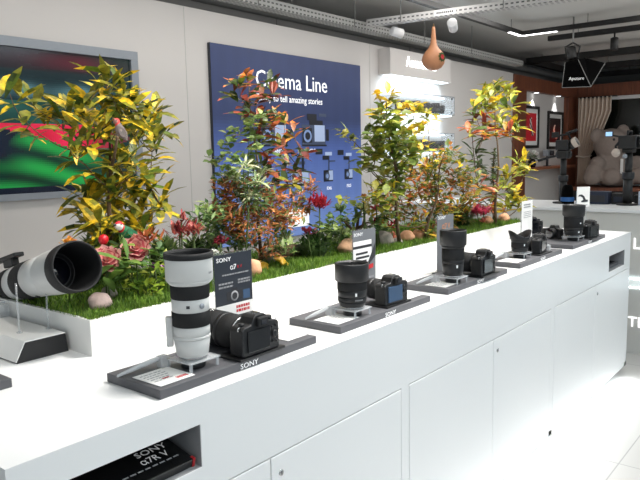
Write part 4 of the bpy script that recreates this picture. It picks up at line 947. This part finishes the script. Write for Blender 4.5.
spray(1.605, 1.78, 1.135, .030, [c(236, 234, 226), c(220, 222, 214)], 'white petal flower under the crimson one', 10, W=.5, name='white_flower', up=.3)
spray(2.60, 1.83, 1.22, .05, [c(160, 150, 84), c(190, 176, 110)], 'pale dry sprig behind red leaf sprays', 16, W=.2, name='dry_sprig', up=1.)
# round red bud beside the parrot
o = thing('red_flower_bud', 'shiny round red bud left of the parrot', 'flower', (1.118, 1.735, 1.244))
MB().lathe([(0, -.018), (.010, -.014), (.015, -.004), (.0145, .006), (.008, .013), (0, .015)], 20).build('bud', mat('red_bud', c(196, 20, 36), .3, var=.15), o); stalk(o, 1.235-GZ)
# ---- stones
def stone(x, y, rx, ry, rz, m, label, seed):
    o = thing('stone', label, 'stone', (x, y, ground(x, y)), rnd.uniform(0, 3))
    MB().ball((0, 0, rz*.62), (rx, ry, rz), 20, 12, noise=.09, seed=seed).build('rock', M[m], o); return o
stone(1.70, 1.70, .040, .034, .036, 'rockpink', 'peach round stone in front of yellow starfish shapes', 1)
stone(1.953, 1.86, .055, .04, .032, 'rockgrey', 'smooth grey stone behind the yellow starfish shapes', 2)
stone(2.41, 1.735, .05, .045, .045, 'rock', 'brown stone under the driftwood twigs', 3)
stone(2.30, 1.71, .055, .045, .036, 'rock', 'big brown stone right of the dark round bush', 4)
stone(2.58, 1.71, .05, .038, .040, 'rockgrey', 'larger grey stone right of the white-block sign', 5)
stone(2.655, 1.685, .030, .026, .020, 'rockgrey', 'small flat grey stone right of larger grey stone', 6)
stone(2.80, 1.72, .042, .034, .030, 'rockpink', 'peach stone left of the yellow-topped tree foot', 7)
stone(2.89, 1.705, .046, .036, .034, 'rockpink', 'peach stone at the foot of yellow-topped tree', 8)
stone(3.66, 1.69, .045, .032, .022, 'rockpink', 'flat peach stone at the foot of slender tree', 9)
stone(3.835, 1.665, .034, .030, .030, 'rockpink', 'round peach stone nearest the far planter end', 10)
stone(3.745, 1.735, .034, .030, .026, 'rock', 'brown stone tucked behind two peach stones', 11)
stone(1.075, 1.705, .034, .026, .028, 'rockpale', 'pinkish white stone just below the huge lens hood', 12)
stone(1.15, 1.77, .024, .022, .022, 'rockgrey', 'grey stone right of the pinkish white stone', 13)
# log
o = thing('bark_log', 'short brown bark log at foot of the red-leaf tree', 'log', (2.08, 1.86, ground(2.08, 1.86)+.03))
MB().tube([(-.09, .02, 0), (-.03, .004, .004), (.03, 0, .003), (.10, -.01, -.004)], [.028, .032, .031, .026], 14).build('log', M['bark'], o)
# yellow starfish pair
for k, (x, y, r_, w) in enumerate(((1.80, 1.745, .042, 'left'), (1.90, 1.745, .050, 'right'))):
    o = thing('starfish_ornament', '%s yellow starfish ornament lying on the turf' % w, 'ornament', (x, y, ground(x, y)+.014), k*.4, 'yellow starfish ornaments')
    p = MB(); n = 5; vs = [(0, 0, .024)]
    for a in range(10):
        q_ = r_*(1.05 if a % 2 == 0 else .48); vs.append((q_*math.cos(a*PI/5), q_*math.sin(a*PI/5), .004 if a % 2 == 0 else .008))
    vs.append((0, 0, -.006)); fs = [(0, 1+a, 1+(a+1) % 10) for a in range(10)]+[(11, 1+(a+1) % 10, 1+a) for a in range(10)]
    p.add(vs, fs, False).build('body', M['starfish'], o, .005, 3); o.rotation_euler = (R(35), 0, k*.4)
# driftwood
o = thing('driftwood', 'tangle of bare driftwood twigs in middle of the planter', 'driftwood', (2.42, 1.765, ground(2.42, 1.765)))
p = MB()
p.tube([(0, 0, -.01), (.02, 0, .07), (.05, .01, .13), (.10, .0, .22)], [.010, .008, .006, .003], 8)
p.tube([(.02, 0, .05), (-.03, 0, .10), (-.06, .01, .13), (-.13, .0, .15)], [.007, .006, .005, .002], 8)
p.tube([(.03, 0, .09), (.09, -.01, .11), (.14, -.01, .10)], [.006, .004, .002], 7)
p.tube([(-.05, 0, -.01), (-.02, -.02, .05), (.04, -.02, .10), (.07, -.02, .17)], [.008, .007, .005, .002], 7)
p.tube([(.06, 0, -.01), (.02, -.03, .04), (-.04, -.03, .07)], [.008, .006, .003], 7)
p.build('twigs', M['bark'], o)
# ---- birds
def loft(mb, rings, seg=20, cols=None):
    vs = []; fs = []; cl = []
    for (x, y, z, ry, rz) in rings:
        for k in range(seg):
            a = 2*PI*k/seg; vs.append((x, y+ry*math.cos(a), z+rz*math.sin(a)))
    n = len(rings)
    for i in range(n-1):
        for k in range(seg):
            k2 = (k+1) % seg; fs.append((i*seg+k, (i+1)*seg+k, (i+1)*seg+k2, i*seg+k2)); cl.append(cols(i, k/seg) if cols else (1, 1, 1, 1))
    fs += [tuple(k for k in range(seg)), tuple((n-1)*seg+k for k in range(seg-1, -1, -1))]; cl += [cl[0], cl[-1]]
    return mb.add(vs, fs, True, cl)
def bird(name, label, loc, rz, pitch, body, wing, crown, face, s, beakc):
    o = thing(name, label, 'bird ornament', loc); o.rotation_euler = (0, pitch, rz); o.scale = (s, s, s)
    rings = [(-1.05, 0, -.10, .02, .03), (-.8, 0, -.06, .17, .19), (-.45, 0, -.02, .33, .36), (0, 0, 0, .40, .43), (.32, 0, .06, .34, .38), (.52, 0, .17, .25, .27), (.66, 0, .26, .27, .27), (.82, 0, .29, .28, .27), (.97, 0, .28, .20, .20), (1.07, 0, .26, .06, .07)]
    def col(i, k):
        top = math.sin(2*PI*k)
        if i >= 5: return crown if (top > .15 or i == 5) else face
        return wing if top > .2 else body
    loft(MB(), rings, 22, col).build('body', M['feather'], o)
    MB().lathe([(.085, 0), (.07, .1), (.03, .19), (0, .23)], 12, Matrix.Translation((1.03, 0, .25)) @ Matrix.Rotation(R(105), 4, 'Y')).build('beak', beakc, o)
    for sy in (-1, 1):
        w = MB(); w.leaf(V(.42, sy*.35, .10), V(-1, sy*.04, -.14), V(0, sy, .15), 1.15, .55, wing, .02, fold=.1, seg=6)
        w.leaf(V(.36, sy*.37, .04), V(-1, sy*.03, -.12), V(0, sy, .15), .8, .40, jit(wing, .2, rnd), .02, fold=.1, seg=6)
        w.build('wing', M['feather'], o)
        MB().ball((.86, sy*.25, .33), .045, 10, 8).build('eye', M['ink'], o)
        MB().tube([(.05, sy*.14, -.38), (.08, sy*.15, -.55)], .035, 6).tube([(.0, sy*.15, -.55), (.22, sy*.15, -.56)], .03, 6).build('foot', M['stalk'], o)
    t_ = MB()
    for k in (-1, 0, 1): t_.leaf(V(-.9, .04*k, -.08), V(-1, .13*k, -.10), V(0, 0, 1), .85, .22, jit(wing, .15, rnd), .02, fold=.1, seg=4)
    t_.build('tail', M['feather'], o)
    return o
bird('finch_ornament', 'small grey-brown bird with red crown perched in the croton tree', (1.215, 1.76, 1.565), R(150), R(-52), c(140, 122, 116), c(104, 92, 88), c(214, 62, 56), c(172, 120, 110), .036, M['stalk'])
bird('parrot_ornament', 'green parrot with red head and white face above pink rosettes', (1.205, 1.742, 1.252), R(190), R(-22), c(34, 112, 70), c(28, 96, 60), c(206, 36, 46), c(238, 228, 222), .050, M['ink'])
# a thin perch branch under each bird
for lab, a, b_ in (('thin bare perch branch below the finch', (1.245, 1.87, 1.44), (1.19, 1.74, 1.545)), ('thin bare perch branch below the parrot', (1.287, 1.88, 1.10), (1.195, 1.745, 1.226))):
    o = thing('perch_branch', lab, 'branch', a)
    d = Vector(b_)-Vector(a); MB().tube([(0, 0, 0), d*.5+V(0, 0, -.01), d], [.006, .005, .004], 8).build('branch', M['bark'], o)
# ---------------------------------------------------------------- alcove, window corner
def poster(x0, x1, z0, z1, label, fn, yb=4.049):
    o = thing('framed_picture', label, 'picture', ((x0+x1)/2, yb, z0))
    w, h = x1-x0, z1-z0; t = .045
    MB().box(-w/2, w/2, -.03, 0, 0, t).box(-w/2, w/2, -.03, 0, h-t, h).box(-w/2, -w/2+t, -.03, 0, t, h-t).box(w/2-t, w/2, -.03, 0, t, h-t).build('frame', M['black'], o, .003)
    MB().box(-w/2+t, w/2-t, -.012, 0, t, h-t).build('mount', M['paper'], o)
    MB().grid(w-2*t-.10, h-2*t-.13, 30, 50, fn, FY(0, -.0135, t+.065)).build('print', M['poster'], o)
    o.location.z = z0
    return o
def pa(u, v):
    x = u-.5; k = abs(x-.10*math.sin(v*6+.5)-.05)
    if .18 < v < .85 and k < .11*(1.1-abs(v-.45)): return c(40, 20, 24) if (u+v) % .2 < .12 else c(206, 196, 190)
    return lerp(c(196, 30, 44), c(150, 16, 30), v)
def pb(u, v):
    f_ = abs(u-.52-.13*math.sin(v*7+1))
    if .15 < v < .72 and f_ < .16*(1-v): return c(226, 66, 44) if f_ > .05 else c(240, 190, 170)
    return lerp(c(92, 14, 18), c(24, 14, 18), min(1, v*1.3))
poster(9.95, 10.57, 1.52, 2.17, 'red framed picture with dark figure, left one on the alcove wall', pa)
poster(11.42, 12.18, 1.50, 2.16, 'black framed picture with red flame shape, right one on alcove wall', pb) if False else None
poster(10.97, 11.67, 1.50, 2.12, 'black framed picture with red flame shape, right one on alcove wall', pb)
for x, w in ((10.33, 'left'), (11.3, 'right')):
    o = thing('downlight', 'small %s downlight under the wooden alcove header' % w, 'light', (x, 3.99, 2.38), 0, 'alcove downlights')
    MB().lathe([(.05, -.012), (.055, -.010), (.055, 0), (0, 0)], 24).build('rim', M['frame'], o)
    MB().lathe([(.04, -.0135), (0, -.0135)], 20, caps=False).build('lamp', M['glow'], o)
# ornaments on the alcove shelf
def posy(x, y, label):
    o = thing('white_flower_vase', label, 'vase', (x, y, 1.225))
    MB().lathe([(0, 0), (.05, 0), (.065, .04), (.055, .10), (.035, .13), (.03, .125), (0, .12)], 20).build('vase', M['blackgloss'], o)
    f_ = MB(); whorl(f_, (0, 0, .17), 40, .10, .05, [c(232, 228, 220), c(214, 210, 200), c(120, 136, 96)], .4, 1.2, 1, jitter=.05, seg=3)
    f_.build('flowers', M['petal'], o)
posy(10.05, 3.93, 'white flowers in black vase on the left of alcove shelf')
o = thing('small_model_camera', 'tiny pale camera model on the middle of alcove shelf', 'camera', (10.75, 3.95, 1.225))
MB().box(-.10, .10, -.04, .04, .16, .26).build('body', M['frame'], o, .01)
MB().lathe([(.04, 0), (.04, .05), (0, .05)], 16, FY(.03, -.04, .21)).build('lens', M['ink'], o)
MB().tube([(0, 0, 0), (0, 0, .16)], .02, 10).lathe([(.06, 0), (.06, .01), (0, .01)], 18).build('stand', M['ink'], o)
# window seat
o = thing('window_seat', 'dark wooden window seat below the big dark window', 'bench', (11.4, 0, 0))
MB().box(0, .8, -3.4, 3.85, .80, .855).build('seat', M['wood'], o, .004)
MB().box(.05, .8, -3.38, 3.83, 0, .80).build('front_panel', M['black'], o)
# curtain
o = thing('curtain', 'cream curtain gathered at the left of the dark window', 'curtain', (11.98, 3.62, .86))
vs = []; fs = []; nu, nv = 90, 24
for j in range(nv+1):
    v = j/nv
    pinch = .5-.5*math.cos(PI*min(1, max(0, v)/.42)) if v < .42 else 1
    w = .20+.34*(min(1, max(0, (v-.34)/.5))**.8) if v > .34 else .20+.10*(.34-v)/.34
    for i in range(nu+1):
        u = i/nu-.5
        vs.append((.045*math.sin(u*2*PI*8+.6*math.sin(v*5))*(.5+.5*w/.5)-.01, (.27-w/2)-u*w, 1.5*v))
for j in range(nv):
    for i in range(nu): a = j*(nu+1)+i; fs.append((a, a+1, a+nu+2, a+nu+1))
cu = MB().add(vs, fs, True).build('cloth', M['curtain'], o); sm = cu.modifiers.new('Solid', 'SOLIDIFY'); sm.thickness = .004
o.location = (11.98, 3.59, .865)
MB().tube([(0, .30, 1.5), (0, -.35, 1.5)], .012, 8).build('rod', M['black'], o)
MB().tube([(-.05, .28, .50), (-.06, .17, .48), (-.05, .06, .50), (.06, .06, .51), (.07, .17, .51), (.06, .28, .51), (-.05, .28, .50)], .014, 8).build('tie_band', M['curtain'], o)
# teddy bear: one fused body
def fused(name, balls, m, parent, voxel=.025, smooth=6):
    mb = MB()
    for p, r_ in balls: mb.ball(p, r_, 24, 16)
    ob = mb.build(name, m, parent)
    rm = ob.modifiers.new('Fuse', 'REMESH'); rm.mode = 'VOXEL'; rm.voxel_size = voxel; rm.use_smooth_shade = True
    s_ = ob.modifiers.new('Smooth', 'SMOOTH'); s_.factor = .5; s_.iterations = smooth
    return ob
o = thing('teddy_bear', 'giant grey teddy bear sitting on the window seat', 'teddy bear', (11.74, 3.20, .90)); o.rotation_euler = (0, 0, R(50))
# the bear looks toward -X
fused('body', [((0, 0, .24), (.27, .36, .30)), ((0, 0, .46), (.22, .28, .18)), ((-.02, .07, .66), (.25, .29, .26)),
               ((.02, .31, .80), (.07, .12, .13)), ((.02, -.17, .86), (.07, .12, .13)),
               ((-.10, .36, .34), (.13, .13, .13)), ((-.16, .46, .22), (.13, .14, .14)), ((-.20, .52, .13), (.13, .14, .13)),
               ((-.10, -.36, .34), (.13, .13, .13)), ((-.18, -.46, .22), (.14, .14, .14)), ((-.22, -.50, .13), (.13, .14, .13)),
               ((-.25, .22, .12), (.17, .16, .13)), ((-.34, .25, .14), (.10, .15, .14)), ((-.25, -.22, .12), (.17, .16, .13)), ((-.34, -.25, .14), (.10, .15, .14))], M['plush'], o)
MB().ball((-.235, .05, .60), (.09, .12, .09), 20, 14).build('muzzle', M['plush'], o)
MB().ball((-.325, .05, .64), (.03, .045, .03), 14, 10).build('nose', M['ink'], o)
for sy in (.17, -.06): MB().ball((-.235, sy, .73), .022, 12, 8).build('eye', M['ink'], o)
MB().box(-.285, -.28, .02, .07, .18, .42).build('tag', M['paper'], o)
# ---------------------------------------------------------------- camera stands on the letter counter
def fluid_stand(x, y, label, zt, r=.03):
    o = thing('camera_stand', label, 'stand', (x, y, 1.05))
    MB().lathe([(.075, 0), (.078, .004), (.078, .012), (.03, .016), (0, .016)], 28).build('base_plate', M['black'], o)
    MB().tube([(0, 0, .012), (0, 0, zt*.55)], r, 18).build('pole', M['black'], o)
    MB().tube([(0, 0, zt*.55), (0, 0, zt)], r*.8, 18).build('upper_pole', M['black'], o)
    MB().lathe([(r*1.25, zt*.50), (r*1.3, zt*.51), (r*1.3, zt*.62), (r*1.25, zt*.63)], 20).build('clamp_collar', M['satin'], o)
    return o
o = fluid_stand(5.45, 1.868, 'black camera stand with long pan handle, left of two beyond counter', .36)
MB().box(-.055, .055, -.045, .045, .36, .43).build('pan_head', M['black'], o, .014, 3)
MB().tube([(0, .03, .39), (-.02, .10, .375), (-.03, .20, .345)], [.008, .009, .011], 8).build('pan_handle', M['rubber'], o)
MB().lathe([(.022, -.06), (.024, -.055), (.024, .055), (.022, .06)], 16, Matrix.Translation((0, 0, .395)) @ Matrix.Rotation(PI/2, 4, 'X')).build('tilt_drum', M['satin'], o)
k = thing('video_camera', 'black video camera with white-rimmed lens on the left stand', 'camera', (5.45, 1.868, 1.48))
MB().box(-.06, .06, -.05, .05, 0, .08).build('body', M['dark'], k, .008)
MB().lathe([(.034, 0), (.036, .004), (.036, .055), (.034, .06)], 20, Matrix.Translation((0, -.05, .035)) @ Matrix.Rotation(R(62), 4, 'X')).build('lens', M['satin'], k)
MB().lathe([(.037, .03), (.039, .032), (.042, .066), (.037, .068), (.035, .034)], 20, Matrix.Translation((0, -.045, .035)) @ Matrix.Rotation(R(62), 4, 'X'), caps=False).build('lens_hood', M['plushlight'], k)
MB().tube([(0, .05, .08), (0, .045, .115), (0, -.035, .125), (0, -.05, .08)], .009, 8).build('top_handle', M['rubber'], k)
MB().tube([(.02, -.01, .13), (-.01, -.10, .155)], .013, 10).build('microphone', M['rubber'], k)
MB().box(-.01, .0, .04, .10, .10, .145).build('flip_screen', M['black'], k, .003)
o = fluid_stand(5.45, 1.375, 'thick black camera stand, right of two beyond counter', .40, .034)
MB().box(-.05, .05, -.04, .04, .40, .43).build('mount_plate', M['black'], o, .006)
k = thing('cinema_camera', 'boxy black cinema camera rig on the right stand', 'camera', (5.45, 1.375, 1.48))
MB().box(-.07, .07, -.065, .065, 0, .10).build('body', M['dark'], k, .006)
MB().tube([(-.05, .0, .10), (-.05, 0, .13), (.05, 0, .13), (.05, 0, .10)], .009, 8).build('top_handle', M['rubber'], k)
MB().lathe([(.042, 0), (.044, .01), (.044, .07), (.048, .075), (.048, .10), (.040, .10), (.036, .085), (0, .08)], 24, Matrix.Translation((0, -.065, .05)) @ Matrix.Rotation(PI/2, 4, 'X')).build('lens', M['satin'], k)
MB().tube([(-.06, .05, .06), (-.07, .08, .02), (-.06, .075, -.015)], .009, 8).build('cable_arm', M['rubber'], k)
MB().ball((-.075, .075, -.03), .032, 18, 12, noise=.04).build('foam_ball', M['plushlight'], k)
MB().ball((-.075, .01, -.055), (.014, .018, .018), 14, 10).build('knob', M['frame'], k)
MB().tube([(0, .06, .09), (0, .13, .105)], .007, 8).build('monitor_arm', M['black'], k)
mo = MB().box(-.012, .012, .12, .175, .095, .135).build('monitor', M['black'], k, .003)
MB().box(-.0135, -.012, .124, .171, .099, .131).build('lit_screen', mat('lit_lcd', c(150, 190, 230), .3, emit=.9), mo)
# small goods on the letter counter
def goods(x, y, sx, sy, sz, m, label, cat='box', name='boxed_kit', lid=None):
    o = thing(name, label, cat, (x, y, 1.05))
    MB().box(-sx, sx, -sy, sy, 0, sz).build('case', m, o, .004)
    MB().box(-sx-.0015, -sx, -sy*.7, sy*.7, sz*.2, sz*.7).build('label_panel', lid or M['greyink'], o)
    return o
blue = mat('blue_band', c(40, 92, 150), .5); dblue = mat('dark_navy_case', c(32, 40, 60), .5); teal = mat('pale_blue_case', c(128, 150, 168), .6)
goods(5.5, 1.60, .05, .085, .10, dblue, 'dark navy case on the back counter behind small white card', lid=M['ink'])
goods(5.55, 1.45, .05, .055, .085, M['dark'], 'low black case on back counter between navy case and right stand', lid=dblue)
goods(5.5, 1.735, .03, .035, .10, teal, 'pale blue case on back counter right of blue banded pouch')
goods(5.52, 1.255, .04, .050, .105, mat('red_white_pack', c(196, 205, 222), .5), 'white pack with red panel at the right photo edge', lid=M['red'])
goods(5.62, 1.33, .03, .03, .07, M['dark'], 'tiny black case behind the right stand', lid=M['ink'])
o = thing('lens_pouch', 'tapered black pouch with blue band behind the small white card', 'pouch', (5.42, 1.82, 1.05))
MB().lathe([(0, 0), (.052, 0), (.052, .045), (.040, .13), (.030, .15), (0, .152)], 24).build('body', M['soft'], o)
MB().lathe([(.0528, .02), (.0528, .045), (.0505, .055)], 24, caps=False).build('band', blue, o)
# ---------------------------------------------------------------- ceiling furniture
def beam(name, label, cat, p0, p1, w, h, m, group=None, rods=(), rod_to=3.0):
    p0 = Vector(p0); p1 = Vector(p1); L = (p1-p0).length; a = math.atan2(p1.y-p0.y, p1.x-p0.x)
    o = thing(name, label, cat, p0, a, group)
    MB().box(0, L, -w/2, w/2, 0, h).build('rail', m, o)
    for t_ in rods: MB().tube([(t_*L, 0, h), (t_*L, 0, rod_to-p0.z)], .005, 6).build('hanger_rod', M['pipe'], o)
    return o
TR = 'black ceiling track rails'
t1 = beam('track_rail', 'black ceiling track running along the room toward lit corner', 'track rail', (2.0, 3.27, 2.85), (7.95, 3.27, 2.85), .055, .05, M['black'], None, (.55, .95))
t1x = beam('track_rail', 'black ceiling track crossing from lit corner to upper right', 'track rail', (7.95, 3.245, 2.85), (7.95, -.5, 2.85), .055, .05, M['black'], None, (.2, .7))
MB().box(5.60, 5.95, -.02, .02, -.006, 0).build('lit_strip', M['glow'], t1)
MB().box(0.0, .40, -.02, .02, -.006, 0).build('lit_strip', M['glow'], t1x)
t2 = beam('track_rail', 'black ceiling track with hanging spotlight near upper right', 'track rail', (8.52, 3.15, 2.84), (8.52, -.5, 2.84), .06, .06, M['black'], None, (.1, .8))
o = thing('spotlight', 'black cylinder spotlight hanging from the upper right track', 'light', (8.52, 2.36, 2.84))
MB().tube([(0, 0, 0), (0, 0, -.05)], .01, 8).build('neck', M['black'], o)
MB().lathe([(.035, -.20), (.045, -.195), (.045, -.06), (.03, -.05)], 20).build('can', M['black'], o)
grid = [((10.2, 4.1, 2.80), (10.2, -.5, 2.80), 'thick black ceiling bar carrying the softbox'), ((10.25, 4.05, 2.80), (13.2, 4.05, 2.80), 'black ceiling bar running to the far corner above wooden header'),
        ((11.7, 4.0, 2.80), (11.7, -.5, 2.80), 'first black cross bar behind the softbox'), ((13.0, 4.0, 2.80), (13.0, -.5, 2.80), 'second black cross bar behind the softbox')]
for p0, p1, lab in grid: beam('lighting_bar', lab, 'ceiling bar', p0, p1, .09, .09, M['black'], None, (.15, .6))
# softbox hanging from the thick bar
o = thing('softbox', 'black pyramid softbox light hanging from the ceiling bars', 'studio light', (8.05, 2.58, 2.36))
A_, B_, C_, D_ = V(-.05, .205, -.155), V(-.05, -.125, -.168), V(.2, -.20, .115), V(.2, .12, .12)
a_, b_, c_, d_ = V(-.04, .18, .135), V(-.04, .03, .15), V(.08, .0, .18), V(.08, .15, .17)
sb = MB()
sb.add([A_, B_, C_, D_, a_, b_, c_, d_], [(0, 1, 5, 4), (1, 2, 6, 5), (2, 3, 7, 6), (3, 0, 4, 7), (4, 5, 6, 7)])
sb.build('fabric_shell', M['soft'], o)
MB().add([A_*.985, B_*.985, C_*.985, D_*.985], [(0, 3, 2, 1)]).build('diffuser', M['paper'], o)
se = MB()
for p, q_ in ((B_, b_), (A_, B_), (B_, C_), (A_, a_)): se.tube([p, p.lerp(q_, .5), q_], .0035, 6)
se.build('piping', M['pipe'], o)
n_ = (B_-A_).cross(a_-A_).normalized(); xx = (B_-A_).normalized(); yy = n_.cross(xx)
if yy.z < 0: yy = -yy
zz_ = xx.cross(yy); org = A_.lerp(B_, .25).lerp(a_.lerp(b_, .25), .28)+zz_*.004
Tm = Matrix(((xx.x, yy.x, zz_.x, org.x), (xx.y, yy.y, zz_.y, org.y), (xx.z, yy.z, zz_.z, org.z), (0, 0, 0, 1)))
MB().text('Aputure', .052, Tm, .001, 'LEFT').build('lettering', M['whiteink'], o)
MB().lathe([(.05, 0), (.055, .01), (.055, .12), (.04, .14), (0, .14)], 20, Matrix.Translation((-.02, .10, .17)) @ Matrix.Rotation(R(-12), 4, 'X')).build('lamp_head', M['black'], o)
MB().tube([(-.02, .17, .20), (-.02, .19, .31), (-.02, .10, .35), (-.02, .02, .30), (-.02, .04, .20)], .011, 8).build('yoke', M['black'], o)
MB().tube([(-.02, .10, .34), (-.02, .10, .64)], .010, 8).build('drop_rod', M['pipe'], o)
# cable trays
def tray(p0, p1, label, m, w=.16, h=.07, rods=(.2, .5, .8)):
    p0 = Vector(p0); p1 = Vector(p1); L = (p1-p0).length; a = math.atan2(p1.y-p0.y, p1.x-p0.x)
    o = thing('cable_tray', label, 'cable tray', p0, a)
    MB().box(0, L, -w/2, w/2, 0, .004).box(0, L, -w/2, -w/2+.004, .004, h).box(0, L, w/2-.004, w/2, .004, h).build('channel', m, o)
    for t_ in rods: MB().tube([(t_*L, -w/2-.006, .0), (t_*L, -w/2-.006, 3.0-p0.z)], .004, 6).build('hanger_rod', M['pipe'], o)
    return o
tray((1.2, 3.85, 2.665), (9.3, 3.85, 2.665), 'long perforated grey cable tray running along the top of the wall', M['traywall'], .12, .07, (.18, .34, .5, .66, .8))
o = tray((5.42, 3.74, 2.685), (5.75, 1.4, 2.685), 'perforated white cable tray crossing overhead and carrying the gourd', M['tray'], .10, .06, (.15, .55))
MB().box(.68, .88, .0505, .0515, .008, .055).build('paper_strip', M['paper'], o)
MB().box(.68, .88, -.0515, -.0505, .008, .055).build('paper_strip', M['paper'], o)
p = MB()
for k in range(9): p.box(.70+.018*k, .712+.018*k, -.0522, -.0514, .024, .040)
p.build('printed_text', M['ink'], o)
for i, (x, y, lab) in enumerate(((5.56, 3.52, 'white'), (5.66, 2.98, 'dark fronted'))):
    o = thing('track_spotlight', 'small %s spotlight under the crossing cable tray' % lab, 'light', (x, y, 2.685))
    MB().tube([(0, 0, 0), (0, 0, -.04)], .008, 8).build('neck', M['frame'], o)
    T = Matrix.Translation((0, 0, -.06)) @ Matrix.Rotation(R(-70 if i else 100), 4, 'Y') @ Matrix.Rotation(R(20), 4, 'X')
    MB().lathe([(.035, -.06), (.042, -.055), (.045, .06), (.038, .062)], 22, T).build('can', M['white'], o)
    if i: MB().lathe([(.036, -.0615), (0, -.0615)], 22, T, caps=False).build('front', M['ink'], o)
# gourd
gx, gy = 5.725, 3.215
o = thing('gourd_ornament', 'hanging dried gourd with painted red flower under the cable tray', 'ornament', (gx, gy, 2.255))
prof = [(0, 0), (.035, .003), (.075, .022), (.103, .060), (.110, .098), (.102, .135), (.080, .170), (.052, .200), (.034, .232), (.026, .27), (.022, .32), (.017, .37), (.012, .40), (0, .402)]
MB().lathe(prof, 36).build('body', M['gourd'], o)
MB().tube([(0, 0, .40), (.003, 0, .425), (0, 0, .430)], [.007, .005, .003], 8).build('stalk', M['stalk'], o)
pd = V(-.62, -.78, .10).normalized(); pd = V(-.25, -.96, .10).normalized(); ctr = V(0, 0, .10)+pd*.108
fl = MB(); qn = V(0, 0, 1).rotation_difference(pd)
for k in range(9): fl.leaf(ctr, (qn @ V(math.cos(k*.7), math.sin(k*.7), .12)), pd, .048, .03, c(70, 92, 40), .1)
for k in range(6): fl.leaf(ctr+pd*.004, (qn @ V(math.cos(k*1.05), math.sin(k*1.05), .25)), pd, .026, .024, c(206, 44, 50), .1)
fl.build('painted_flower', M['petal'], o)
# pipes along the top of the wall
for i, (y, z, r_) in enumerate(((4.35, 2.80, .045), (4.55, 2.66, .035))):
    o = thing('ceiling_pipe', '%s grey pipe along ceiling behind wall top' % ('upper' if i == 0 else 'lower'), 'pipe', (0, y, z))
    MB().tube([(-1, 0, 0), (4, 0, 0), (9, 0, 0), (14, 0, 0)], r_, 14).build('pipe', M['pipe'], o)
    for x in (2.5, 5, 7.5): MB().tube([(x, 0, 0), (x, 0, 3.0-z)], .006, 6).build('hanger_rod', M['pipe'], o)
# ---------------------------------------------------------------- light
w = bpy.data.worlds.new('world'); SC.world = w; w.use_nodes = True
w.node_tree.nodes['Background'].inputs['Color'].default_value = (.70, .87, 1, 1); w.node_tree.nodes['Background'].inputs['Strength'].default_value = .49
def area(name, loc, rot, sx, sy, e, col=(1, 1, 1), spread=PI):
    l = bpy.data.lights.new(name, 'AREA'); l.shape = 'RECTANGLE'; l.size = sx; l.size_y = sy; l.energy = e; l.color = col; l.spread = spread
    o = bpy.data.objects.new(name, l); COL.objects.link(o); o.location = loc; o.rotation_euler = rot; return o
def spot(name, loc, tgt, e, ang=60, col=(1, 1, 1), blend=.7, r_=.06):
    l = bpy.data.lights.new(name, 'SPOT'); l.energy = e; l.spot_size = R(ang); l.spot_blend = blend; l.shadow_soft_size = r_; l.color = col
    o = bpy.data.objects.new(name, l); COL.objects.link(o); o.location = loc
    o.rotation_euler = (Vector(tgt)-Vector(loc)).to_track_quat('-Z', 'Y').to_euler(); return o
for x in (1.3, 2.5, 3.7): spot('track_spot', (x+.5, 1.0, 2.9), (x, 1.75, .95), 220, 70, (1, .965, .92), .7, .2)
for x in (.9, 2.2, 3.6): spot('plant_fill', (x, .1, 2.9), (x+.2, 1.95, 1.40), 80, 34, (1, .96, .90))  # unseen fill spots added to light the plants from the front
area('aisle_fill', (2.6, -.6, 2.95), (0, 0, 0), 4.5, 1.2, 52, (.74, .90, 1))  # cool fill over the aisle, added for the counter front
area('far_panel', (8, 1.2, 2.95), (0, 0, 0), 3, 1.5, 40, (1, .98, .95))
area('back_wash', (4.5, 2.9, 2.93), (R(14), 0, 0), 6, .4, 40, (1, .97, .94))
area('ceiling_fill', (0, -2.6, 1.0), (R(180), 0, 0), 4, 1.5, 190, (1, .98, .95))  # unseen lamp aimed upward, added to brighten the ceiling
area('far_fill', (9, -2.2, 1.2), (R(180), 0, 0), 4, 1.5, 130, (1, .97, .93))  # second added uplight, out of view, for the far ceiling
area('base_glow', (2.5, 1.09, .06), (R(-35), 0, 0), 3.9, .02, 18, (.88, .96, 1))
for x in (10.33, 11.3): spot('alcove_spot', (x, 3.97, 2.34), (x, 4.06, 1.9), 9, 70, (.95, .97, 1), .5, .02)
area('shelf_glow', (6.6, 3.9, 2.27), (0, 0, 0), 1.2, .1, 4, (.85, .95, 1))
area('shelf_glow_low', (6.65, 3.9, 1.88), (0, 0, 0), 1.2, .1, 3, (.85, .95, 1))
SC.view_settings.view_transform = 'Standard'; SC.view_settings.look = 'None'; SC.view_settings.exposure = 0; SC.view_settings.gamma = 1
